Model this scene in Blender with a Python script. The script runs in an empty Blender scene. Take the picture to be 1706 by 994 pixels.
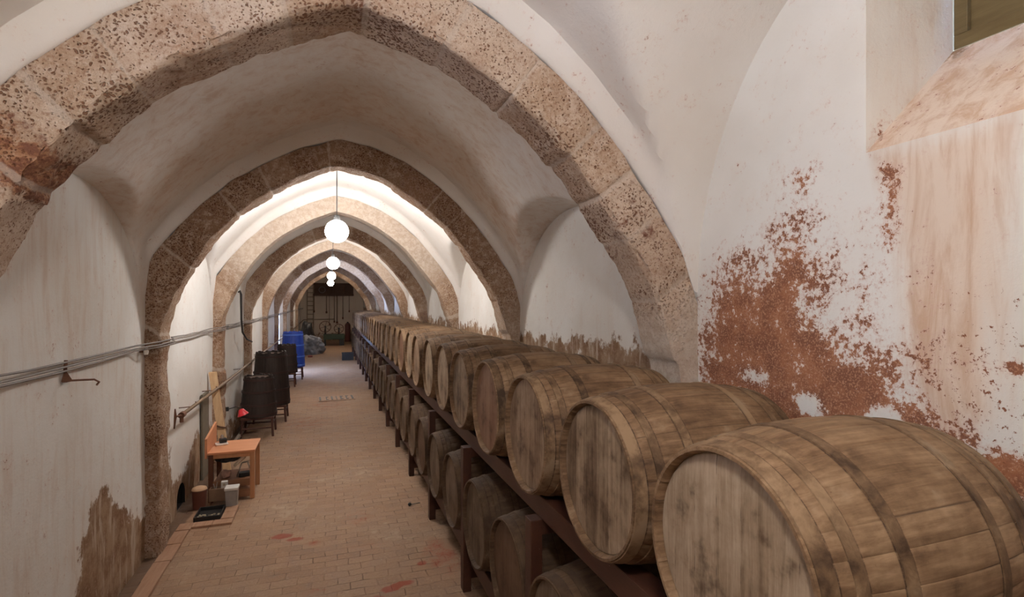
import bpy, bmesh, math, random
from math import pi, sin, cos, sqrt, atan, floor as ffloor
from mathutils import Vector, noise, Matrix
random.seed(7)
S = bpy.context.scene
COL = S.collection

# ------------------------------------------------------------------ camera, world, exposure
YAW = atan(306 / 870.0)
CAMZ = 2.25
cam_d = bpy.data.cameras.new('camera')
cam_d.sensor_width = 36.0
cam_d.lens = 870 / 1706 * 36.0
cam_d.shift_y = 6 / 1706
cam_d.clip_start = 0.02
cam = bpy.data.objects.new('camera', cam_d)
COL.objects.link(cam)
cam.location = (0, 0, CAMZ)
cam.rotation_euler = (pi / 2, 0, -YAW)
S.camera = cam
S.view_settings.view_transform = 'Standard'
S.view_settings.look = 'None'
S.view_settings.gamma = 1
S.view_settings.use_curve_mapping = False
S.view_settings.exposure = 0.0
S.cycles.use_denoising = True
S.cycles.max_bounces = 10
S.cycles.diffuse_bounces = 6
S.cycles.sample_clamp_indirect = 6.0
S.cycles.caustics_reflective = False
S.cycles.caustics_refractive = False

W = bpy.data.worlds.new('daylight')
S.world = W
W.use_nodes = True
W.node_tree.nodes['Background'].inputs[0].default_value = (0.36, 0.55, 1.0, 1)
W.node_tree.nodes['Background'].inputs[1].default_value = 33.0

LAMPS = [(0.10, 0.15, 140.0, (1.0, 0.945, 0.90), 3.42), (0.10, 6.85, 150.0, (1.0, 0.96, 0.935), 3.13), (0.10, 12.5, 125.0, (1.0, 0.93, 0.88), 3.13),  # first globe is unseen, added above the camera to light the near bay
         (0.10, 18.6, 75.0, (1.0, 0.92, 0.88), 3.13), (0.10, 25.6, 85.0, (1.0, 0.88, 0.76), 3.13)]   # x, y, strength, colour, height of each pendant globe

def portal(name, loc, rot, sx, sy):
    l = bpy.data.lights.new(name, 'AREA'); l.shape = 'RECTANGLE'; l.size = sx; l.size_y = sy
    l.cycles.is_portal = True
    o = bpy.data.objects.new(name, l); COL.objects.link(o); o.location = loc; o.rotation_euler = rot
    return o
portal('doorway_daylight', (-1.66, 18.3, 1.1), (0, -pi / 2, 0), 2.2, 0.9)
portal('added_window_light', (-1.66, 1.35, 3.275), (0, -pi / 2, 0), 0.35, 0.4)  # unseen opening, added to cast cool daylight past the near bay

# ------------------------------------------------------------------ helpers
def lerp(a, b, t): return a + (b - a) * t
def sstep(a, b, x):
    t = min(1.0, max(0.0, (x - a) / (b - a))); return t * t * (3 - 2 * t)

def link(name, bm, mat, parent=None, smooth=False, loc=None, sharp=None):
    me = bpy.data.meshes.new(name)
    bmesh.ops.recalc_face_normals(bm, faces=bm.faces[:])
    bm.to_mesh(me); bm.free()
    if smooth:
        for p in me.polygons: p.use_smooth = True
        if sharp: me.set_sharp_from_angle(angle=math.radians(sharp))
    for m in (mat if isinstance(mat, (list, tuple)) else [mat]): me.materials.append(m)
    o = bpy.data.objects.new(name, me); COL.objects.link(o)
    if parent: o.parent = parent
    if loc: o.location = loc
    return o

def tag(o, label=None, cat=None, group=None, kind=None):
    if label: o['label'] = label
    if cat: o['category'] = cat
    if group: o['group'] = group
    if kind: o['kind'] = kind
    return o

def empty(name, loc, rz=0, label=None, cat=None, group=None):
    o = bpy.data.objects.new(name, None); COL.objects.link(o); o.empty_display_size = 0.1
    o.location = loc; o.rotation_euler = (0, 0, rz)
    return tag(o, label, cat, group)

def copy_tree(o, parent=None):
    c = o.copy(); COL.objects.link(c); c.parent = parent
    for ch in list(o.children): copy_tree(ch, c)
    return c

def box(bm, x0, x1, y0, y1, z0, z1, bev=0.0, M=None):
    vs = [bm.verts.new((x, y, z)) for x in (x0, x1) for y in (y0, y1) for z in (z0, z1)]
    fs = [(0, 1, 3, 2), (4, 6, 7, 5), (0, 4, 5, 1), (2, 3, 7, 6), (0, 2, 6, 4), (1, 5, 7, 3)]
    faces = [bm.faces.new([vs[i] for i in f]) for f in fs]
    if M is not None:
        for v in vs: v.co = M @ v.co
    if bev:
        es = set(e for f in faces for e in f.edges)
        bmesh.ops.bevel(bm, geom=list(es), offset=bev, segments=2, affect='EDGES', profile=0.6)
    return bm

def tube(bm, pts, r, n=8, caps=True):
    pts = [Vector(p) for p in pts]
    rs = r if isinstance(r, (list, tuple)) else [r] * len(pts)
    rings = []; prev = None
    for i, p in enumerate(pts):
        if i == 0: d = pts[1] - p
        elif i == len(pts) - 1: d = p - pts[i - 1]
        else: d = (pts[i + 1] - p).normalized() + (p - pts[i - 1]).normalized()
        d.normalize()
        if prev is None: u = d.orthogonal().normalized()
        else:
            u = prev - d * prev.dot(d)
            u = u.normalized() if u.length > 1e-6 else d.orthogonal().normalized()
        prev = u; v = d.cross(u)
        rings.append([bm.verts.new(p + (u * cos(2 * pi * k / n) + v * sin(2 * pi * k / n)) * rs[i]) for k in range(n)])
    for a, b in zip(rings, rings[1:]):
        for k in range(n): bm.faces.new((a[k], a[(k + 1) % n], b[(k + 1) % n], b[k]))
    if caps:
        bm.faces.new(rings[0][::-1]); bm.faces.new(rings[-1])
    return bm

def lathe(bm, prof, n=24, axis='Z', M=None, cap0=False, cap1=False):
    rings = []
    for (r, h) in prof:
        ring = []
        for k in range(n):
            a = 2 * pi * k / n
            co = Vector((h, r * cos(a), r * sin(a))) if axis == 'X' else Vector((r * cos(a), r * sin(a), h))
            if M is not None: co = M @ co
            ring.append(bm.verts.new(co))
        rings.append(ring)
    for a, b in zip(rings, rings[1:]):
        for k in range(n): bm.faces.new((a[k], a[(k + 1) % n], b[(k + 1) % n], b[k]))
    if cap0: bm.faces.new(rings[0])
    if cap1: bm.faces.new(rings[-1])
    return bm

def B(): return bmesh.new()

# ------------------------------------------------------------------ material helpers
class NT:
    def __init__(s, name, rough=0.85, spec=0.25):
        s.m = bpy.data.materials.new(name); s.m.use_nodes = True
        s.t = s.m.node_tree; s.b = s.t.nodes['Principled BSDF']
        s.b.inputs['Roughness'].default_value = rough
        s.b.inputs['Specular IOR Level'].default_value = spec
    def n(s, typ, **kw):
        x = s.t.nodes.new(typ)
        for k, v in kw.items(): setattr(x, k, v)
        return x
    def l(s, a, b): s.t.links.new(a, b)
    def setv(s, sock, v):
        if hasattr(v, 'is_linked') or hasattr(v, 'links'): s.l(v, sock)
        else: sock.default_value = v
    def coord(s, scale=(1, 1, 1), kind='Object', rot=(0, 0, 0)):
        tc = s.n('ShaderNodeTexCoord'); mp = s.n('ShaderNodeMapping')
        mp.inputs['Scale'].default_value = scale; mp.inputs['Rotation'].default_value = rot
        s.l(tc.outputs[kind], mp.inputs['Vector']); return mp.outputs[0]
    def noise(s, vec, scale, detail=4, rough=0.6, dist=0.0):
        x = s.n('ShaderNodeTexNoise'); x.inputs['Scale'].default_value = scale
        x.inputs['Detail'].default_value = detail; x.inputs['Roughness'].default_value = rough
        x.inputs['Distortion'].default_value = dist
        s.l(vec, x.inputs['Vector']); return x.outputs[0]
    def voro(s, vec, scale, feature='F1', rnd=1.0, out=0):
        x = s.n('ShaderNodeTexVoronoi', feature=feature); x.inputs['Scale'].default_value = scale
        x.inputs['Randomness'].default_value = rnd
        s.l(vec, x.inputs['Vector']); return x.outputs[out]
    def math(s, op, a, b=0.0, c=None, clamp=False):
        x = s.n('ShaderNodeMath', operation=op, use_clamp=clamp)
        s.setv(x.inputs[0], a); s.setv(x.inputs[1], b)
        if c is not None: s.setv(x.inputs[2], c)
        return x.outputs[0]
    def ss(s, v, a, b, lo=0.0, hi=1.0):
        x = s.n('ShaderNodeMapRange', interpolation_type='SMOOTHSTEP'); s.setv(x.inputs[0], v)
        x.inputs[1].default_value = a; x.inputs[2].default_value = b
        x.inputs[3].default_value = lo; x.inputs[4].default_value = hi
        return x.outputs[0]
    def ramp(s, v, stops):
        x = s.n('ShaderNodeValToRGB'); e = x.color_ramp.elements
        while len(e) > 1: e.remove(e[-1])
        e[0].position = stops[0][0]; e[0].color = (*stops[0][1], 1)
        for p, c in stops[1:]:
            q = e.new(p); q.color = (*c, 1)
        s.l(v, x.inputs[0]); return x.outputs[0]
    def mix(s, f, a, b, mode='MIX'):
        x = s.n('ShaderNodeMix', data_type='RGBA', blend_type=mode)
        s.setv(x.inputs[0], f)
        for i, v in ((6, a), (7, b)):
            if isinstance(v, tuple): x.inputs[i].default_value = (*v[:3], 1)
            else: s.l(v, x.inputs[i])
        return x.outputs[2]
    def attr(s, name, out='Fac'):
        x = s.n('ShaderNodeAttribute'); x.attribute_name = name; return x.outputs[out]
    def rand(s): return s.n('ShaderNodeObjectInfo').outputs['Random']
    def base(s, v): s.setv(s.b.inputs['Base Color'], v if not isinstance(v, tuple) else (*v, 1))
    def bump(s, h, strength=0.4, dist=0.01, prev=None):
        x = s.n('ShaderNodeBump'); x.inputs['Strength'].default_value = strength; x.inputs['Distance'].default_value = dist
        s.l(h, x.inputs['Height'])
        if prev is not None: s.l(prev, x.inputs['Normal'])
        s.l(x.outputs[0], s.b.inputs['Normal']); return x.outputs[0]

def simple(name, col, rough=0.6, metal=0.0, var=0.25, nscale=12.0, bump=0.15, spec=0.4):
    t = NT(name, rough, spec); t.b.inputs['Metallic'].default_value = metal
    v = t.coord(); n = t.noise(v, nscale, 5)
    t.base(t.mix(n, tuple(c * (1 - var) for c in col), tuple(min(1, c * (1 + var)) for c in col)))
    t.bump(n, bump, 0.004)
    return t.m

def wood(name, c1, c2, axis='X', rough=0.6, fine=1.0, objrand=0.0, bump=0.25, spec=0.3):
    t = NT(name, rough, spec)
    sc = {'X': (1.2, 14, 14), 'Y': (14, 1.2, 14), 'Z': (14, 14, 1.2)}[axis]
    sc = tuple(a * fine for a in sc)
    v = t.coord(sc)
    n = t.noise(v, 2.0, 6, 0.65, 0.6); n2 = t.noise(t.coord((3, 3, 3)), 1.4, 4)
    f = t.math('ADD', t.math('MULTIPLY', n, 0.7), t.math('MULTIPLY', n2, 0.35))
    col = t.ramp(f, [(0.3, c1), (0.7, c2)])
    if objrand:
        r = t.ss(t.rand(), 0, 1, 1 - objrand, 1 + objrand)
        hsv = t.n('ShaderNodeHueSaturation'); t.l(col, hsv.inputs['Color']); t.l(r, hsv.inputs['Value']); col = hsv.outputs[0]
    t.base(col); t.bump(n, bump, 0.004)
    return t.m

# plaster with painted wear masks: 'red' flaked plaster, 'pink' wash and the vault's painted dimness, 'damp' brown damp, 'spec' loose flecks
def plaster(name, base=(0.80, 0.785, 0.75), dull=(0.70, 0.665, 0.61)):
    t = NT(name, 0.93, 0.1)
    v = t.coord()
    big = t.noise(v, 0.9, 4, 0.55); mid = t.noise(v, 7, 6, 0.65); fine = t.noise(v, 42, 6, 0.75); grit = t.noise(v, 130, 3, 0.6)
    streak = t.noise(t.coord((9, 9, 1.3)), 1.3, 6, 0.68, 0.5)
    c = t.mix(t.ss(big, 0.35, 0.7), base, dull)
    c = t.mix(t.math('MULTIPLY', t.ss(mid, 0.5, 0.75), 0.35), c, (0.74, 0.66, 0.58))
    # faint scattered flecks all over
    fl = t.math('MULTIPLY', t.ss(fine, 0.70, 0.74), t.ss(mid, 0.50, 0.6))
    c = t.mix(t.math('MULTIPLY', fl, 0.6), c, (0.42, 0.27, 0.18))
    # pink wash with vertical runs, also the vault's painted dimness
    pk = t.attr('pink')
    pkm = t.ss(t.math('ADD', pk, t.math('ADD', t.math('MULTIPLY', t.math('SUBTRACT', streak, 0.5), 0.55), t.math('MULTIPLY', t.math('SUBTRACT', big, 0.5), 0.5))), 0.24, 0.78)
    c = t.mix(pkm, c, t.mix(t.ss(streak, 0.42, 0.66), (0.72, 0.60, 0.50), (0.58, 0.405, 0.29)))
    # damp
    dm = t.attr('damp')
    dmm = t.ss(t.math('ADD', dm, t.math('ADD', t.math('MULTIPLY', t.math('SUBTRACT', streak, 0.5), 0.42), t.math('ADD', t.math('MULTIPLY', t.math('SUBTRACT', mid, 0.5), 1.5), t.math('MULTIPLY', t.math('SUBTRACT', fine, 0.5), 0.5)))), 0.45, 0.62)
    dcol = t.mix(t.ss(mid, 0.38, 0.64), (0.36, 0.245, 0.16), (0.22, 0.125, 0.07))
    dcol = t.mix(t.ss(streak, 0.52, 0.66), dcol, (0.50, 0.40, 0.31))
    c = t.mix(dmm, c, dcol)
    # flaked red plaster
    rd = t.attr('red')
    nn = t.math('ADD', t.math('MULTIPLY', t.math('SUBTRACT', fine, 0.5), 2.3), t.math('MULTIPLY', t.math('SUBTRACT', mid, 0.5), 1.5))
    rr = t.math('ADD', rd, nn)
    rmask = t.ss(rr, 0.50, 0.56)
    rcol = t.mix(t.ss(mid, 0.40, 0.62), (0.36, 0.155, 0.085), (0.215, 0.095, 0.06))
    rcol = t.mix(t.ss(grit, 0.5, 0.62), rcol, (0.45, 0.235, 0.145))
    halo = t.ss(rr, 0.22, 0.5)
    c = t.mix(t.math('MULTIPLY', halo, 0.45), c, (0.62, 0.42, 0.36))
    c = t.mix(rmask, c, rcol)
    # dark flecks
    sp = t.attr('spec')
    smask = t.ss(t.math('ADD', sp, t.math('ADD', t.math('MULTIPLY', t.math('SUBTRACT', fine, 0.5), 2.0), t.math('MULTIPLY', t.math('SUBTRACT', grit, 0.5), 0.8))), 0.62, 0.70)
    c = t.mix(smask, c, (0.24, 0.10, 0.055))
    t.base(c)
    h = t.math('SUBTRACT', t.math('ADD', t.math('MULTIPLY', mid, 0.6), t.math('MULTIPLY', fine, 0.35)), t.math('MULTIPLY', t.math('MAXIMUM', rmask, smask), 0.45))
    t.bump(h, 0.38, 0.02)
    return t.m

def stone(name):
    t = NT(name, 0.95, 0.1)
    v = t.coord()
    tint = t.attr('tint'); joint = t.attr('joint'); rust = t.attr('rust'); smoothp = t.attr('plain')
    big = t.noise(v, 3.2, 4); mid = t.noise(v, 16, 5, 0.7); fine = t.noise(v, 60, 5, 0.75)
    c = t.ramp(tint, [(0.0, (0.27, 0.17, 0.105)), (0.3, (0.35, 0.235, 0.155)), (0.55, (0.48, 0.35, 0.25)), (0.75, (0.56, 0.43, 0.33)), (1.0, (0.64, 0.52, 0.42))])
    c = t.mix(t.math('MULTIPLY', t.ss(big, 0.4, 0.7), 0.5), c, (0.34, 0.20, 0.125))
    c = t.mix(t.math('MULTIPLY', t.ss(mid, 0.45, 0.66), 0.55), c, (0.66, 0.545, 0.45))
    c = t.mix(t.math('MULTIPLY', t.ss(fine, 0.50, 0.36), 0.7), c, (0.28, 0.15, 0.09))
    c = t.mix(t.math('MULTIPLY', t.ss(fine, 0.54, 0.70), 0.5), c, (0.72, 0.61, 0.52))
    # rusty red block patches
    rm = t.ss(t.math('ADD', rust, t.math('MULTIPLY', t.math('SUBTRACT', mid, 0.5), 2.2)), 0.42, 0.85)
    c = t.mix(t.math('MULTIPLY', rm, 0.9), c, t.mix(t.ss(t.math('ADD', t.math('MULTIPLY', fine, 0.5), t.math('MULTIPLY', mid, 0.5)), 0.42, 0.56), (0.38, 0.19, 0.10), (0.15, 0.045, 0.022)))
    # tuff pits
    dv = t.n('ShaderNodeVectorMath', operation='ADD'); t.l(v, dv.inputs[0])
    nz = t.n('ShaderNodeTexNoise'); nz.inputs['Scale'].default_value = 24; t.l(v, nz.inputs['Vector'])
    sc = t.n('ShaderNodeVectorMath', operation='SCALE'); t.l(nz.outputs[1], sc.inputs[0]); sc.inputs['Scale'].default_value = 0.035
    t.l(sc.outputs[0], dv.inputs[1]); dvo = dv.outputs[0]
    p1 = t.voro(dvo, 62); p2 = t.voro(dvo, 30)
    pz = t.noise(v, 2.3, 3, 0.6)
    thr = t.ss(pz, 0.36, 0.66, 0.13, 0.40)
    pit = t.math('LESS_THAN', p1, t.math('MULTIPLY', thr, 1.0)); pitb = t.math('LESS_THAN', p2, t.math('MULTIPLY', thr, 0.62))
    ps = t.math('MAXIMUM', t.math('SUBTRACT', 1.0, t.ss(t.math('SUBTRACT', p1, thr), -0.03, 0.05)), t.math('SUBTRACT', 1.0, t.ss(t.math('SUBTRACT', p2, t.math('MULTIPLY', thr, 0.62)), -0.03, 0.05)))
    ps = t.math('MULTIPLY', ps, t.math('SUBTRACT', 1.0, t.math('MULTIPLY', joint, 0.9)))
    ps = t.math('MULTIPLY', ps, t.math('SUBTRACT', 1.0, t.math('MULTIPLY', smoothp, 0.75)))
    c = t.mix(t.math('MULTIPLY', ps, 0.85), c, (0.17, 0.075, 0.04))
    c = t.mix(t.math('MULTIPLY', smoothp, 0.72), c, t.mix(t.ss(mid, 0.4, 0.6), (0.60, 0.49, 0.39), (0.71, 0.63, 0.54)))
    jm = t.ss(t.math('ADD', joint, t.math('MULTIPLY', t.math('SUBTRACT', mid, 0.5), 1.0)), 0.42, 0.72)
    c = t.mix(t.math('MULTIPLY', jm, 0.5), c, (0.60, 0.51, 0.43))
    t.base(c)
    h = t.math('SUBTRACT', t.math('ADD', t.math('MULTIPLY', mid, 0.5), t.math('MULTIPLY', fine, 0.4)), t.math('MULTIPLY', ps, 0.9))
    t.bump(h, 0.8, 0.03)
    return t.m

M_PLASTER = plaster('lime_plaster')
M_CEIL = plaster('vault_plaster', (0.80, 0.775, 0.74), (0.735, 0.69, 0.635))
M_STONE = stone('tuff_stone')

# ------------------------------------------------------------------ dimensions of the place
XL, XR = -1.52, 1.99
YA = [-0.60, 2.466, 5.38, 8.25, 11.1, 14.0, 17.0, 20.2, 23.9, 27.6]   # near face of each arch
AT = 0.29
YEND, YBACK = 32.6, -3.2
PAIRS = [((-1.40, 0), (-1.55, 0)), ((-1.40, 1.0), (-1.55, 1.0)), ((-1.40, 1.9), (-1.55, 2.0)), ((-1.35, 2.15), (-1.555, 2.4)), ((-1.25, 2.40), (-1.475, 2.63)),
         ((-1.10, 2.69), (-1.31, 2.87)), ((-.92, 2.94), (-1.09, 3.13)), ((-.69, 3.17), (-.83, 3.37)), ((-.47, 3.32), (-.58, 3.54)),
         ((-.2, 3.48), (-.27, 3.71)), ((.10, 3.605), (.10, 3.845)), ((.33, 3.56), (.42, 3.79)), ((.6, 3.45), (.74, 3.67)),
         ((.88, 3.28), (1.04, 3.49)), ((1.12, 3.09), (1.29, 3.28)), ((1.32, 2.86), (1.52, 3.03)), ((1.52, 2.6), (1.73, 2.76)),
         ((1.68, 2.38), (1.89, 2.52)), ((1.76, 2.15), (1.97, 2.30)), ((1.82, 1.95), (2.02, 2.0)), ((1.88, 1.78), (2.03, 1.8)), ((1.89, 0.9), (2.03, 0.9)), ((1.89, 0), (2.03, 0))]
APEX = 10
def catmull(P, i, t, lo, hi):
    g = lambda k: P[min(hi, max(lo, k))]
    p0, p1, p2, p3 = g(i - 1), g(i), g(i + 1), g(i + 2)
    return tuple(0.5 * ((2 * b) + (c - a) * t + (2 * a - 5 * b + 4 * c - d) * t * t + (3 * b - a - 3 * c + d) * t ** 3) for a, b, c, d in zip(p0, p1, p2, p3))
def arch_samples(step):
    I = [p[0] for p in PAIRS]; E = [p[1] for p in PAIRS]
    dense = []
    for i in range(len(PAIRS) - 1):
        lo, hi = (0, APEX) if i < APEX else (APEX, len(PAIRS) - 1)
        for k in range(20):
            dense.append((catmull(I, i, k / 20, lo, hi), catmull(E, i, k / 20, lo, hi)))
    dense.append((I[-1], E[-1]))
    out = []; s = 0; need = 0; prev = dense[0]
    for j, d in enumerate(dense):
        ds = math.dist(d[0], prev[0]); s += ds; prev = d
        if s >= need or j == len(dense) - 1 or j == APEX * 20:
            out.append((s, d[0], d[1])); need = s + step
    return out
EXT = [p[1] for p in PAIRS[2:21]]
def ext_z(x):
    if x <= EXT[0][0] + 0.001: return 2.2
    prev = EXT[0]
    for p in EXT[1:]:
        if prev[0] <= x <= p[0] and p[0] > prev[0]:
            t = (x - prev[0]) / (p[0] - prev[0]); return lerp(prev[1], p[1], t)
        if p[0] > prev[0]: prev = p
    return 1.9

# ------------------------------------------------------------------ stone arches
ARCH_LABEL = ['rough stone pointed arch behind the camera', 'nearest rough pitted stone arch spanning the whole picture', 'second stone arch with its dark brown face and thin red underside edge',
              'third stone arch with a pale lamp-lit face', 'fourth stone arch with a dark brown face behind the first globe lamp', 'fifth stone arch with a pale face',
              'sixth stone arch tinted blue by the doorway', 'seventh stone arch with a pale face', 'eighth stone arch with dark face near the far end', 'last thin stone arch before the end wall']
def build_arch(n, Y):
    near = n in (1, 2)
    step = 0.016 if n == 1 else 0.024 if n == 2 else 0.05 if n < 5 else 0.09
    nf, ns_ = (14, 16) if n == 1 else (9, 10) if n == 2 else (4, 4) if n < 5 else (2, 2)
    sm = arch_samples(step)
    rnd = random.Random(n * 13 + 5)
    total = sm[-1][0]; joints = []; s = 0.25
    while s < total:
        joints.append(s); s += rnd.uniform(0.24, 0.42)
    tr = {1: (0.5, 1.0), 2: (0.0, 0.5)}.get(n, (0.0, 0.7))  # brightness of light put into tints: nearest arch paler, second unlit and darker
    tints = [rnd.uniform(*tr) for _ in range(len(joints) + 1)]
    offs = [rnd.uniform(-0.012, 0.012) for _ in tints]
    rusts = [0.0] * len(tints)
    for k in range(len(tints)):
        if rnd.random() < 0.22: rusts[k] = rnd.uniform(0.15, 0.45)
    bm = B()
    la = {k: bm.verts.layers.float.new(k) for k in ('tint', 'joint', 'rust', 'plain')}
    rings = []
    for (s, I, E) in sm:
        Iv, Ev = Vector((I[0], 0, I[1])), Vector((E[0], 0, E[1]))
        inn = (Iv - Ev).normalized()
        k = sum(1 for j in joints if j < s)
        dj = min([abs(s - j) for j in joints] + [9])
        jm = 1 - sstep(*((0.004, 0.026) if n < 2 else (0.002, 0.018)), dj)
        rust = rusts[k]
        if n == 1:
            cx, cz = Iv.x, Iv.z
            rust = max(rust, 0.9 * (1 - sstep(0.05, 0.2, math.dist((cx, cz), (-1.06, 2.74)))), 0.42 * (1 - sstep(0.1, 0.45, math.dist((cx, cz), (1.55, 2.62)))))
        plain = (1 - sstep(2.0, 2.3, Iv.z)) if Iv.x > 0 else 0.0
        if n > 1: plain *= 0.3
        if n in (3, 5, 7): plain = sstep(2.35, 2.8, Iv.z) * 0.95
        if n > 2: rust += 0.25 * (1 - sstep(2.1, 2.5, Iv.z))
        sec = []
        for a in range(nf + 1):
            t = a / nf; sec.append((Ev.lerp(Iv, t), Vector((0, -1, 0)), 0.0, t))
        for a in range(1, ns_ + 1):
            t = a / ns_; sec.append((Iv.copy(), inn, AT * t, 1.0))
        for a in range(1, nf + 1):
            t = a / nf; sec.append((Iv.lerp(Ev, t), Vector((0, 1, 0)), AT, 1 - t))
        ring = []
        corner1, corner2 = nf, nf + ns_
        for idx, (p, nv, yy, t) in enumerate(sec):
            co = Vector((p.x, Y + yy, p.z))
            q = co * 1.0 + Vector((n * 7.3, 0, 0))
            big = noise.noise(q * 4.0) * 0.018
            sml = (noise.noise(q * 22.0) * 0.008 + noise.noise(q * 48.0) * 0.004) if n < 3 else 0
            nn = nv.copy()
            if idx == corner1: nn = (inn + Vector((0, -1, 0))).normalized()
            if idx == corner2: nn = (inn + Vector((0, 1, 0))).normalized()
            dc = min(abs(idx - corner1), abs(idx - corner2))
            chip = 0.0
            if dc == 0: chip = 0.010 + max(0.0, noise.noise(q * 9.0)) * 0.035
            elif dc == 1: chip = max(0.0, noise.noise(q * 9.0)) * 0.014
            edge = 1.0 if idx > 1 and idx < len(sec) - 2 else 0.0
            d = big + sml + offs[k] * (0.6 if idx > nf - 2 else 0.3) - jm * 0.010 - chip
            if plain: d *= 1 - 0.7 * plain
            if idx in (0, len(sec) - 1):                           # ragged outer line against the plaster
                co += inn * (-0.5 * noise.noise(q * 5.0)) * 0.05
            else: co += nn * d
            if n == 1 and rust > 0.6 and idx >= nf - 3: co += inn * 0.03 * noise.noise(q * 13.0)
            v = bm.verts.new(co)
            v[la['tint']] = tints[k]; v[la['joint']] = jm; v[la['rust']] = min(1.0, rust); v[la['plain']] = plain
            ring.append(v)
        rings.append(ring)
    for a, b in zip(rings, rings[1:]):
        for j in range(len(a) - 1): bm.faces.new((a[j], a[j + 1], b[j + 1], b[j]))
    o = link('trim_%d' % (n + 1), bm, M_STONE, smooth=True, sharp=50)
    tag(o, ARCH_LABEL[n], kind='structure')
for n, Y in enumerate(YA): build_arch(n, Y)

# ------------------------------------------------------------------ vaulted ceiling
def grid_obj(name, P, nu, nv, mat, attrs=None, keep=None):
    bm = B(); la = {k: bm.verts.layers.float.new(k) for k in (attrs or {})}
    V = [[None] * nv for _ in range(nu)]
    for i in range(nu):
        for j in range(nv):
            co = P(i, j); v = bm.verts.new(co); V[i][j] = v
            for k, f in (attrs or {}).items(): v[la[k]] = f(co)
    for i in range(nu - 1):
        for j in range(nv - 1):
            if keep and not keep(i, j): continue
            bm.faces.new((V[i][j], V[i + 1][j], V[i + 1][j + 1], V[i][j + 1]))
    loose = [v for v in bm.verts if not v.link_faces]
    bmesh.ops.delete(bm, geom=loose, context='VERTS')
    return link(name, bm, mat, smooth=True, sharp=40)

def smax(a, b, k=0.03):
    h = max(k - abs(a - b), 0) / k
    return max(a, b) + h * h * k * 0.25
ys = [YBACK]
edges = [YBACK] + [v for y in YA for v in (y, y + AT)] + [YEND]
for a, b in zip(edges, edges[1:]):
    m = 44 if b - a > 1 and a < 6 else 24 if b - a > 1 else 3
    for k in range(1, m + 1):
        t = k / m
        if b - a > 1: t = 0.5 - 0.5 * cos(pi * t)
        ys.append(lerp(a, b, t))
NX = 120
xs = [lerp(XL - 0.02, XR + 0.03, 0.5 - 0.5 * cos(pi * i / (NX - 1))) for i in range(NX)]
def vault_z(x, y):
    bay = None
    for a, b in zip(YA, YA[1:]):
        if a + AT <= y <= b: bay = (a + AT, b)
    if y < YA[0]: bay = (YBACK, YA[0])
    if y > YA[-1] + AT: bay = (YA[-1] + AT, YEND + 0.5)
    za = ext_z(x)
    if bay is None: return za
    d = min(y - bay[0], bay[1] - y)
    za += 0.14 * sstep(0.0, 0.10, d) + 0.05 * sstep(0.1, 1.2, d)
    yc = (bay[0] + bay[1]) / 2; R = (bay[1] - bay[0]) / 2
    u = min(1.0, abs(y - yc) / R); q = sqrt(max(0.0, 1 - u ** 2.2))
    inward = min(XR - x, x - XL)
    if -0.4 < yc < 2.0: zb = 2.30 + 1.55 * q + 0.06 * inward
    else: zb = 1.90 + 1.16 * q + 0.12 * inward * q
    return smax(za, zb, 0.025)
VZ = {}
def vp(i, j):
    x, y = xs[i], ys[j]
    z = vault_z(x, y)
    return Vector((x, y, z + noise.noise(Vector((x, y, z)) * 2.2) * 0.012))
zero = lambda c: 0.0
cl = grid_obj('ceiling', vp, NX, len(ys), M_CEIL, {'red': zero, 'pink': lambda c: 0.08 + 0.36 * sstep(2.5, 2.9, c.y) * (1 - sstep(5.0, 5.5, c.y)), 'damp': zero, 'spec': lambda c: 0.12})  # bay past the nearest arch tinted tan to stand for its dim light
tag(cl, 'white plastered groin vault running the length of the cellar', kind='structure')

# ------------------------------------------------------------------ walls with wear
def inpoly(y, z, P):
    r = False; j = len(P) - 1
    for i in range(len(P)):
        if (P[i][1] > z) != (P[j][1] > z) and y < (P[j][0] - P[i][0]) * (z - P[i][1]) / (P[j][1] - P[i][1]) + P[i][0]: r = not r
        j = i
    return r
def pdist(y, z, P):
    best = 9
    for i in range(len(P)):
        a, b = P[i - 1], P[i]
        dx, dz = b[0] - a[0], b[1] - a[1]; L = dx * dx + dz * dz
        t = max(0, min(1, ((y - a[0]) * dx + (z - a[1]) * dz) / L)) if L else 0
        best = min(best, math.dist((y, z), (a[0] + dx * t, a[1] + dz * t)))
    return best
def field(y, z, P, soft): # 0.5 at the outline
    d = pdist(y, z, P); return 0.5 + (0.5 if inpoly(y, z, P) else -0.5) * min(1, d / soft)
def blob(y, z, cy, cz, ry, rz): return max(0.0, 1 - sqrt(((y - cy) / ry) ** 2 + ((z - cz) / rz) ** 2))
RED = [(2.52, 1.71), (2.43, 2.06), (2.33, 2.37), (2.17, 2.48), (2.01, 2.42), (1.94, 2.54), (1.8, 2.63), (1.68, 2.51), (1.66, 2.38), (1.66, 2.18), (1.5, 2.11), (1.34, 2.06), (1.26, 1.94), (1.20, 1.78), (1.1, 1.5), (2.5, 1.3)]
NARROW = [(1.415, 2.76), (1.35, 2.75), (1.35, 2.43), (1.42, 2.46)]
SPECK = [(1.75, 2.62), (1.53, 2.45), (1.34, 2.43), (1.25, 2.13), (1.15, 1.94), (1.58, 1.95), (1.70, 2.26)]
PINK = [(1.43, 2.83), (1.36, 2.43), (1.32, 2.04), (1.2, 1.75), (1.05, 1.9), (1.03, 2.3), (1.0, 2.83)]
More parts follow.
